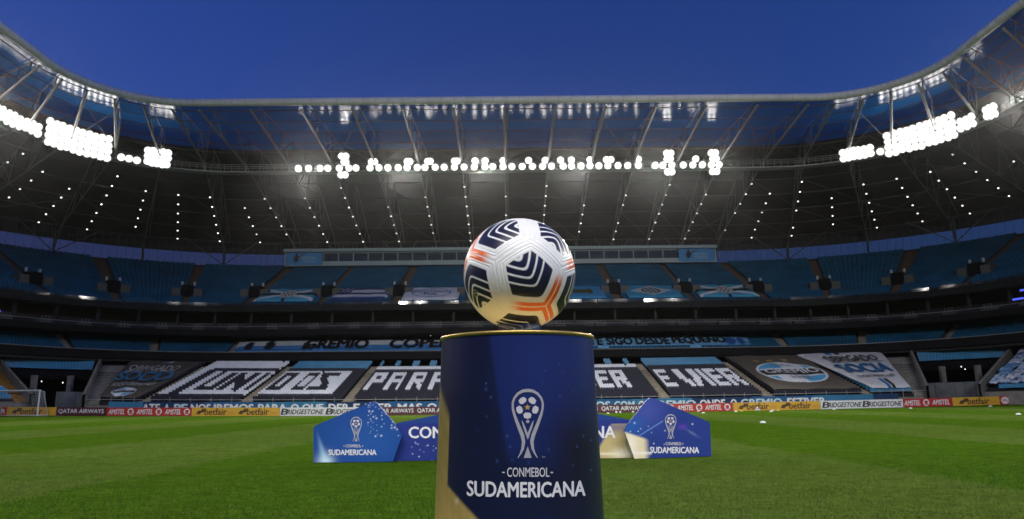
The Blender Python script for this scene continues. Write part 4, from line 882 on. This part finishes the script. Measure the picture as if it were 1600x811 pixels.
# ------------------------------------------------------------------ pedestal
PX, PYc, PT = 0.0157, 1.400, 1.1745
def prad(z): return 0.1455+.031*(PT-np.asarray(z, float))
ped = thing('ball_pedestal', 'tapered dark blue round pedestal with gold rim and printed competition emblem', 'pedestal', (PX, PYc, 0))
def pmap(a_, z, off=0.0): r = prad(z)+off; return np.stack([PX+r*np.sin(a_), PYc-r*np.cos(a_), np.asarray(z, float)+0*a_], -1)
def ped_px(px, py):                         # photo-scale coordinates -> angle and height on the drum
    px = np.asarray(px, float); py = np.asarray(py, float); d = (px-800)[..., None]/FPX*_R+(405.5-py)[..., None]/FPX*_U+_F; z = 1.0+0*px
    for _ in range(6):
        r = prad(z); ox, oy = -PX, -PYc; A = d[..., 0]**2+d[..., 1]**2; Bq = ox*d[..., 0]+oy*d[..., 1]; Cq = ox*ox+oy*oy-r*r
        t_ = (-Bq-np.sqrt(np.maximum(Bq*Bq-A*Cq, 0)))/A; z = CAM_H+t_*d[..., 2]
    return np.arctan2(t_*d[..., 0]-PX, PYc-t_*d[..., 1]), z
na, nz = 420, 330; aa = np.linspace(-pi, pi, na+1)[:-1]; zz = np.linspace(.0, 1, nz)**.8*PT; A_, Z_ = np.meshgrid(aa, zz); V = pmap(A_.ravel(), Z_.ravel())
i = np.arange(na); j = np.arange(nz-1); I, J = np.meshgrid(i, j); I, J = I.ravel(), J.ravel(); F = np.stack([J*na+I, J*na+(I+1) % na, (J+1)*na+(I+1) % na, (J+1)*na+I], 1)
m = MB(); m.arr(V, F); PEDM = print_mat('pedestal_print', .36, .45, .16, 7.0, bump=.06, bscale=9.0); pbody = m.build('drum', PEDM, ped, smooth=True)
def ped_col(a_, z):
    s_ = np.sin(a_); h = (PT-z)/.37            # h: 0 at the rim, 1 near the bottom of the view
    front = np.cos(a_) > 0; C = cr(s_, h, (.007, .011, .042))
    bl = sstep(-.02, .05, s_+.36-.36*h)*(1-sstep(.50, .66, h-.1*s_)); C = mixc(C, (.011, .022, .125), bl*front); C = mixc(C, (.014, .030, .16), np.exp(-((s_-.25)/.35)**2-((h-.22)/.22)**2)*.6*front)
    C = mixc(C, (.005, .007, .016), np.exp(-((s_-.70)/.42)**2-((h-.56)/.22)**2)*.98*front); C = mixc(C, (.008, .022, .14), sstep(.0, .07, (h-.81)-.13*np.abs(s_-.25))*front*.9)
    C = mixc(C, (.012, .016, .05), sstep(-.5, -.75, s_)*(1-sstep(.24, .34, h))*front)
    n_ = np.sin(a_*37+z*91)*np.sin(a_*17-z*53)
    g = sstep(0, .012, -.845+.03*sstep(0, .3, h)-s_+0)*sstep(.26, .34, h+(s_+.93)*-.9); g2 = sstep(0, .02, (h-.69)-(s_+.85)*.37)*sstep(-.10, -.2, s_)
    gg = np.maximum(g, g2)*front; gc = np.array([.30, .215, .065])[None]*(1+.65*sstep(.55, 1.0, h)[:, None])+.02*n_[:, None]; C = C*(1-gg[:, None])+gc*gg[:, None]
    r_ = np.random.default_rng(3)
    for k in range(34):
        sx, hh, rr = r_.uniform(-.5, .9), r_.uniform(.12, .75), r_.uniform(.0008, .0019); C = mixc(C, (.10, .22, .60), np.exp(-((a_-math.asin(sx))*.15/rr)**2-((h-hh)*.37/rr)**2)*r_.uniform(.2, .8))
    return mixc(C, (.62, .55, .42), np.exp(-((a_+.775)*.15/.0042)**2-((h-.775)*.37/.0042)**2)*.8)
set_print(pbody.data, np.clip(ped_col(A_.ravel(), Z_.ravel()), 0, 1))
GOLD = mat('gold_metal', (.62, .42, .12), .35, metal=.75, noise=.1, scale=30)
m = MB(); r0 = .1455; m.lathe([(r0-.004, -.006), (r0+.0006, -.0055), (r0+.0028, -.003), (r0+.0030, -.0008), (r0+.0015, .0014), (r0-.004, .0020), (r0-.010, .0020)], (PX, PYc, PT), 96); m.build('rim', GOLD, ped, smooth=True)
m = MB(); m.lathe([(.0, .0010), (r0-.008, .0010)], (PX, PYc, PT), 64); m.build('top_plate', mat('gold_top', (.72, .50, .14), .45, metal=.15), ped)
def drum(u, v): a_, z = ped_px(u, -np.asarray(v)); return pmap(a_, z, .0006)
m = MBS(); logo(m, drum, 824.5, -716.5, 109.5); lettering(m, 'CONMEBOL', (792.5, -745, 858, -730.5), drum, .015, mi=1); ribbon2d(m, [(784.6, -738.2), (786.6, -738.2), (788.6, -738.2)], 2.0, drum, 1); ribbon2d(m, [(860, -738.2), (862, -738.2), (863.8, -738.2)], 2.0, drum, 1)
lettering(m, 'SUDAMERICANA', (730.3, -774.8, 913.8, -751.5), lambda u, v: drum(u, np.asarray(v)+2.5*((np.asarray(u)-822)/92)**2-2.0), .034, mi=3); lettering(m, 'TM', (846.5, -715.5, 851.5, -713), drum, .0, mi=0)
m.build('emblem_print', LM, ped)

# ------------------------------------------------------------------ clear ring and match ball
ring = MB(); ring.lathe([(.0405, .0012), (.0440, .0012), (.0440, .0245), (.0405, .0245), (.0405, .0012)], (.0195, PYc-.003, PT), 64)
acr = bpy.data.materials.new('clear_acrylic'); acr.use_nodes = True; g = acr.node_tree.nodes['Principled BSDF']; g.inputs['Transmission Weight'].default_value = 1; g.inputs['Roughness'].default_value = .03; g.inputs['IOR'].default_value = 1.49; g.inputs['Base Color'].default_value = (.93, .95, .97, 1)
tag(ring.build('ball_ring', acr, smooth=False), 'clear acrylic ring holding the match ball on the pedestal', 'ball stand')
BC = np.array([.0215, PYc-.003, 1.3005]); BR = .1098
def make_ball():
    G = (1+sqrt(5))/2; ico = np.array([(0, s1, s2*G) for s1 in (-1, 1) for s2 in (-1, 1)]+[(s1, s2*G, 0) for s1 in (-1, 1) for s2 in (-1, 1)]+[(s2*G, 0, s1) for s1 in (-1, 1) for s2 in (-1, 1)], float); ico /= np.linalg.norm(ico[0])
    tw = np.array([0, 0, CAM_H])-BC; tw /= np.linalg.norm(tw); up = np.cross(tw, _R); up /= np.linalg.norm(up); rt = np.cross(up, tw); fr = np.stack([rt, up, tw], 1)
    def vd(x, y): return fr @ np.array([x, y, sqrt(max(0, 1-x*x-y*y))])
    Tg = np.array([vd(*q) for q in ((.225, -.0), (-.44, .735), (-.77, -.235), (.0, -.87), (.885, -.40), (.665, .60))])
    A = ico[0]; nb = [v for v in ico if .3 < v @ A < .6]; e1 = nb[0]-A*(nb[0] @ A); e1 /= np.linalg.norm(e1); e2 = np.cross(A, e1); nb.sort(key=lambda v: atan2(v @ e2, v @ e1)); best = None
    for sh in range(5):
        S = np.array([A]+[nb[(k+sh) % 5] for k in range(5)]); U_, _, Vt = np.linalg.svd(S.T @ Tg); D = np.diag([1, 1, np.sign(np.linalg.det(Vt.T @ U_.T))]); Rm = Vt.T @ D @ U_.T; er = ((S @ Rm.T-Tg)**2).sum()
        if best is None or er < best[0]: best = (er, Rm)
    Nf = ico @ best[1].T
    DV = [];
    for a_ in range(12):
        for b_ in range(a_+1, 12):
            for c_ in range(b_+1, 12):
                if Nf[a_] @ Nf[b_] > .3 and Nf[b_] @ Nf[c_] > .3 and Nf[a_] @ Nf[c_] > .3: v = Nf[a_]+Nf[b_]+Nf[c_]; DV.append(v/np.linalg.norm(v))
    DV = np.array(DV)
    bmm = bmesh.new(); bmesh.ops.create_icosphere(bmm, subdivisions=8, radius=1); P = np.array([v.co for v in bmm.verts]); Fc = np.array([[v.index for v in f.verts] for f in bmm.faces]); bmm.free(); P /= np.linalg.norm(P, axis=1)[:, None]
    D = P @ Nf.T; fa = D.argmax(1); C = np.tile(np.array([.90, .90, .885]), (len(P), 1)); H = np.zeros(len(P)); D2 = np.sort(D, 1); e = (D2[:, -1]-D2[:, -2])/np.linalg.norm(Nf[0]-nb_len(Nf))
    for g0, wd, dp in ((0, .009, .55), (.075, .011, .5), (.125, .011, .45)): H -= dp*np.exp(-((e-g0)/wd)**2)
    dirs = {0: (.3, -.95), 1: (-.85, -.5), 2: (-.35, .95), 3: (.25, .95), 4: (-.95, .1), 5: (.6, .75)}
    idx = [int(np.argmax(Nf @ t_)) for t_ in Tg]; ap = {}
    for k in range(12):
        near = [v for v in DV if v @ Nf[k] > .75]
        if k in idx: dx, dy = dirs[idx.index(k)]; dr = fr @ np.array([dx, dy, 0])
        else: dr = near[(k*3) % 5]-Nf[k]
        ap[k] = near[int(np.argmax([(v-Nf[k]) @ dr/np.linalg.norm(v-Nf[k]) for v in near]))]
    navy = np.zeros(len(P))
    for k in range(12):
        sel = np.where(fa == k)[0]; p_ = P[sel]; nbk = [j_ for j_ in range(12) if .3 < Nf[j_] @ Nf[k] < .6]; ed = {j_: (p_ @ (Nf[k]-Nf[j_]))/np.linalg.norm(Nf[k]-Nf[j_]) for j_ in nbk}
        near2 = sorted(nbk, key=lambda j_: -(Nf[j_] @ ap[k]))[:2]; a_, b_ = ed[near2[0]], ed[near2[1]]; kk = .06; hm = np.clip(.5+.5*(b_-a_)/kk, 0, 1); u = b_*(1-hm)+a_*hm-kk*hm*(1-hm)
        oth = np.min([ed[j_] for j_ in nbk], 0); ms_ = np.zeros(len(sel)); aw = .006
        for lo, hi in ((.192, .362), (.392, .478), (.508, .588), (.618, .688), (.718, .78)): ms_ = np.maximum(ms_, sstep(lo-aw, lo+aw, u)*sstep(hi+aw, hi-aw, u))
        navy[sel] = ms_*sstep(.185-aw, .185+aw, oth)
    C = mixc(C, (.012, .014, .045), navy); H -= .25*navy
    osel = [int(np.argmax(DV @ vd(*q))) for q in ((.467, -.608), (-.907, .325), (.885, .40))]
    for v in osel:
        dist = np.arccos(np.clip(P @ DV[v], -1, 1)); fade = sstep(.52, .18, dist)
        ln = np.maximum(sstep(.008, .014, e)*sstep(.043, .037, e), sstep(.050, .056, e)*sstep(.088, .082, e)*.0)
        ln = sstep(.007, .012, e)*sstep(.094, .084, e)*(1-.9*np.exp(-((e-.048)/.006)**2)*0); C = mixc(C, (.90, .155, .012), ln*sstep(.68, .40, dist))
    # small round gold badge on the left panel and scuffs
    bc = vd(-.76, -.33); dd = np.arccos(np.clip(P @ bc, -1, 1)); C = mixc(C, (.55, .50, .30), ((dd > .055) & (dd < .07)).astype(float)); C = mixc(C, (.012, .014, .045), (dd <= .055).astype(float)); C = mixc(C, (.55, .5, .3), ((dd < .04) & (np.abs((P-bc) @ up) < .008)).astype(float))
    for k in range(26):
        v_ = RNG.normal(size=3); v_ /= np.linalg.norm(v_); dd = np.arccos(np.clip(P @ v_, -1, 1)); C = mixc(C, (.30, .29, .27), np.exp(-(dd/RNG.uniform(.004, .011))**2)*RNG.uniform(.3, .8))
    W = P*(BR+.0011*H[:, None])+BC; m_ = MB(); me = bpy.data.meshes.new('match_ball'); me.from_pydata((W-BC).tolist(), [], Fc.tolist()); bmt = print_mat('ball_leather', .36, .5, .05, 45, coat=.2, bump=.04, bscale=900); me.materials.append(bmt); me.polygons.foreach_set('use_smooth', np.ones(len(Fc), bool)); me.update()
    set_print(me, np.clip(C, 0, 1)); o = bpy.data.objects.new('match_ball', me); link(o, None, tuple(BC)); tag(o, 'white football with navy stripes and orange chevrons resting on the pedestal', 'football')
def nb_len(Nf): return Nf[[j_ for j_ in range(1, 12) if .3 < Nf[j_] @ Nf[0] < .6][0]]
make_ball()

# ------------------------------------------------------------------ goal, training gear, small things
gy, gx, GZ = 71.2, float(at(59, 640, 71.2)[0]), float(dish(-46, 71.2))
goal = thing('goal', 'white portable football goal in front of the boards at the left edge', 'goal', (gx, gy, GZ)); GW = mat('goal_white', (.75, .75, .74), .4)
z1 = GZ+2.44
MB().tube([(gx, gy, GZ), (gx, gy, z1+.06)], .065, 10).build('post', GW, goal); MB().tube([(gx-7.32, gy, GZ), (gx-7.32, gy, z1+.06)], .065, 10).build('post', GW, goal)
MB().tube([(gx-7.38, gy, z1), (gx+.06, gy, z1)], .06, 10).build('crossbar', GW, goal)
m = MB()
for x in (gx, gx-7.32): m.tube([(x, gy, GZ+.05), (x, gy+1.6, GZ+.05)], .05, 8); m.tube([(x, gy+.02, z1-.02), (x, gy+.6, z1-.1), (x, gy+1.6, GZ+.05)], .03, 6)
m.tube([(gx-7.32, gy+1.6, GZ+.05), (gx, gy+1.6, GZ+.05)], .05, 8); m.build('ground_frame', GW, goal)
m = MB(); nm = mat('net_cord', (.55, .56, .56), .8)
def gp(f): return (gy+.6*min(1, f*2.2)+max(0, f-.45)*1.8, z1-.05-(.05 if f < .45 else .05+(f-.45)/.55*2.25))
for x in np.arange(gx-7.3, gx+.01, .24): m.tube([(x, *gp(f)) for f in np.linspace(0, 1, 7)], .006, 3, cap=False)
for f in np.linspace(.05, 1, 16): y, z = gp(f); m.tube([(gx-7.3, y, z), (gx, y, z)], .006, 3, cap=False)
m.build('net', nm, goal, kind='stuff')
dugout = thing('team_shelter', 'blue shelter with a white emblem sign behind the goal', 'shelter', (float(at(33, 640, 76)[0]), 76, .4))
dx = float(at(33, 630, 76)[0]); m = MB(); m.tube([(dx-1.25, 76.9, .3), (dx-1.25, 76.9, 2.3), (dx-.9, 76.3, 2.6), (dx+.6, 76.0, 2.55)], .05, 6)
m.strip([[(dx-1.3, 76.9, .3), (dx-1.3, 76.9, 2.4), (dx-1.3, 75.9, 2.65)], [(dx+1.2, 76.9, .3), (dx+1.2, 76.9, 2.4), (dx+1.2, 75.9, 2.65)]]); m.build('canopy', mat('shelter_blue', (.03, .14, .40), .5), dugout)
m = MB(); m.box((dx-.1, 76.2, 1.25), (1.5, .06, 1.3)); m.build('emblem_sign', mat('sign_white', (.5, .53, .56), .6), dugout); m = MB(); mp_ = lambda u, v: np.stack([u, np.full_like(u, 76.164), v], 1); ell2d(m, (dx-.1, 1.35), .42, .42, mp_); m.build('emblem', BLKP, dugout)
cone = MB(); cone.lathe([(.15, 0), (.148, .012), (.10, .06), (.055, .085), (.03, .082)], n=20)
cme = bpy.data.meshes.new('marker_cone'); cme.from_pydata(cone.v, [], cone.f); cme.polygons.foreach_set('use_smooth', np.ones(len(cme.polygons), bool)); cme.materials.append(mat('cone_white', (.85, .85, .84), .5))
cmy = cme.copy(); cmy.materials.clear(); cmy.materials.append(mat('cone_yellow', (.75, .55, .05), .5))
for px, Y, me, lab in ((1191, 36.0, cme, 'white marker disc on open grass, nearest one below the heap of balls'), (1591, 44.5, cme, 'white marker disc at the right edge of the picture'), (1150, 69.5, cme, 'white marker disc below the left end of the yellow board, right of the backdrop'),
        (1205, 66, cme, 'white marker disc just right of the heap of balls'), (1208, 71.5, cme, 'white marker disc close to the yellow board behind the balls'), (1216, 71.5, cmy, 'yellow marker disc by the yellow board'), (1159, 71.6, cmy, 'yellow marker disc left of the heap of balls'), (1304, 70, cme, 'white marker disc below the white board'),
        (1424, 67, cme, 'white marker disc below the short red board'), (1549, 67, cme, 'white marker disc below the yellow board at the right edge'), (950, 71, cme, 'white marker disc right beside the pedestal on the far grass'), (1099, 66, cme, 'white marker disc below the red board beside the backdrop')):
    p_ = at(px, 645, Y); o = bpy.data.objects.new('marker_cone', me); link(o, None, (float(p_[0]), Y, float(dish(p_[0], Y))+.003)); tag(o, lab, 'marker disc', 'marker discs on the pitch')
bm2 = bmesh.new(); bmesh.ops.create_icosphere(bm2, subdivisions=3, radius=.11); tb = bpy.data.meshes.new('training_ball'); bm2.to_mesh(tb); bm2.free(); tb.polygons.foreach_set('use_smooth', np.ones(len(tb.polygons), bool))
tb.materials.append(mat('training_ball_white', (.75, .74, .76), .4, noise=.35, scale=14))
bxc = float(at(1184, 643, 70)[0]); dzz = float(dish(bxc, 70))
for dx_, dy_, dz_, lab in ((-.115, 0, .113, 'white football at the left of the small heap'), (.115, 0, .113, 'white football at the right of the small heap'), (0, .19, .113, 'white football at the back of the small heap'), (0, .06, .288, 'white football on top of the small heap')):
    o = bpy.data.objects.new('training_ball', tb); link(o, None, (bxc+dx_, 70+dy_, dzz+dz_)); tag(o, lab, 'football', 'footballs heaped on the far grass')
for i, (px, lab) in enumerate(((963, 'white football left of three in front of the maroon board'), (969, 'white football between two others in front of the maroon board'), (989, 'white football alone near the right backdrop panel'), (1091, 'white football in front of the red board'))):
    p_ = at(px, 645, 71); o = bpy.data.objects.new('training_ball', tb); link(o, None, (float(p_[0]), 71, float(dish(p_[0], 71))+.113)); tag(o, lab, 'football', 'loose footballs by the boards')
LED = mat('blue_led', (.05, .08, .9), .4, emit=((.08, .12, 1), 1.0))
for px, dg, z, wq, lab in ((0, 71.5, 12.0, 1.0, 'glowing blue strip light on the middle tier at the left edge'), (1594, 73, 12.1, 1.3, 'lower glowing blue strip light on the middle tier at the right edge'), (1596, 75, 13.0, .9, 'upper glowing blue strip light at the right edge')):
    sgn = -1 if px < 800 else 1; q = float(UP.xr+radians(dg)*UP.rr) if sgn > 0 else float(UP.xl-radians(dg)*UP.rr); x, y, ph = (float(v) for v in UP.at(q, 96.95)); m = MB(); m.box((x, y, z), (wq, .08, .2), 0, (cos(ph), -sin(ph), 0), (sin(ph), cos(ph), 0)); tag(m.build('led_strip', LED, loc=(x, y, z)), lab, 'strip light')
for px, py, Y, lab in ((65, 596, 86, 'small bulb lit inside the left corner opening near its left wall'), (98, 598, 88, 'small bulb lit inside the middle of the left corner opening'), (143, 592, 88, 'small bulb lit inside the left corner opening near its right wall'), (1502, 573, 86, 'upper small bulb lit inside the right corner opening'), (1508, 577, 86, 'lower small bulb lit inside the right corner opening'),
        (618, 524, 99, 'left small bulb lit under the middle tier beside the pedestal'), (673, 524, 99, 'right small bulb lit under the middle tier beside the pedestal'), (1528, 517, 90, 'small bulb lit on the second tier at the right')):
    p_ = at(px, py, Y); m = MB(); m.lathe([(.02, .06), (.04, .035), (.045, 0), (.03, -.03), (.0, -.04)], tuple(p_), 8); tag(m.build('bulb', mat('lit_bulb', (1, 1, 1), .4, emit=((1, .9, .75), 4)), loc=tuple(p_)), lab, 'lamp')

# steward behind the boards at the right edge
def figure(X, Y, Z):
    J = {'pelvis': (0, 0, .95), 'waist': (0, 0, 1.1), 'chest': (0, -.02, 1.38), 'neck': (0, -.03, 1.52), 'head': (0, -.06, 1.64), 'crown': (0, -.05, 1.74)}
    for s_, n_ in ((-1, 'l'), (1, 'r')): J.update({n_+'sh': (s_*.19, -.01, 1.42), n_+'el': (s_*.25, .02, 1.14), n_+'wr': (s_*.22, -.12, .92), n_+'hip': (s_*.1, 0, .9), n_+'kn': (s_*.11, -.02, .48), n_+'an': (s_*.11, .03, .08), n_+'to': (s_*.12, -.15, .04)})
    E = [('pelvis', 'waist'), ('waist', 'chest'), ('chest', 'neck'), ('neck', 'head'), ('head', 'crown')]
    for n_ in 'lr': E += [('chest', n_+'sh'), (n_+'sh', n_+'el'), (n_+'el', n_+'wr'), ('pelvis', n_+'hip'), (n_+'hip', n_+'kn'), (n_+'kn', n_+'an'), (n_+'an', n_+'to')]
    R_ = {'pelvis': .14, 'waist': .13, 'chest': .15, 'neck': .06, 'head': .095, 'crown': .08, 'sh': .07, 'el': .05, 'wr': .035, 'hip': .09, 'kn': .06, 'an': .045, 'to': .04}
    ks = list(J); me = bpy.data.meshes.new('person'); me.from_pydata([J[k] for k in ks], [(ks.index(a_), ks.index(b_)) for a_, b_ in E], []); o = bpy.data.objects.new('person', me); link(o, None, (X, Y, Z)); md = o.modifiers.new('skin', 'SKIN'); md.use_smooth_shade = True
    for i_, k in enumerate(ks): r = R_.get(k, R_.get(k[1:], .06)); me.skin_vertices[0].data[i_].radius = (r, r*.8 if k in ('chest', 'waist', 'pelvis') else r); me.skin_vertices[0].data[i_].use_root = (k == 'pelvis')
    ss = o.modifiers.new('sub', 'SUBSURF'); ss.levels = 2; ss.render_levels = 2; me.materials.append(mat('skin', (.50, .27, .19), .6)); return o
fx = float(at(1592, 610, 75)[0]); pz = float(dish(fx, 75)); person = tag(figure(fx, 75, pz), 'person in a pinkish shirt standing behind the red board at the right edge', 'person')
m = MB(); m.lathe([(.0, .13), (.06, .125), (.10, .08), (.107, .02), (.10, -.02)], (fx, 75-.05, pz+1.66), 12); m.build('cap', mat('cap_white', (.65, .63, .6), .7), person, smooth=True)
m = MB(); m.lathe([(.075, 1.50), (.17, 1.44), (.20, 1.3), (.18, 1.1), (.185, .92)], (fx, 75, pz), 14); m.build('shirt', mat('pink_shirt', (.55, .28, .22), .8), person, smooth=True)

# ------------------------------------------------------------------ thin air volume added to give the lamps a soft glow
HZ = bpy.data.materials.new('glow_volume'); HZ.use_nodes = True; t = HZ.node_tree; t.nodes.clear()
pv = t.nodes.new('ShaderNodeVolumePrincipled'); pv.inputs['Color'].default_value = (.92, .92, .92, 1); pv.inputs['Density'].default_value = .00010; pv.inputs['Anisotropy'].default_value = .92
mo = t.nodes.new('ShaderNodeOutputMaterial'); t.links.new(pv.outputs[0], mo.inputs['Volume'])
m = MB(); m.box((0, 57, 20.3), (230, 180, 44)); hz = m.build('glow_haze', HZ); tag(hz, kind='stuff')
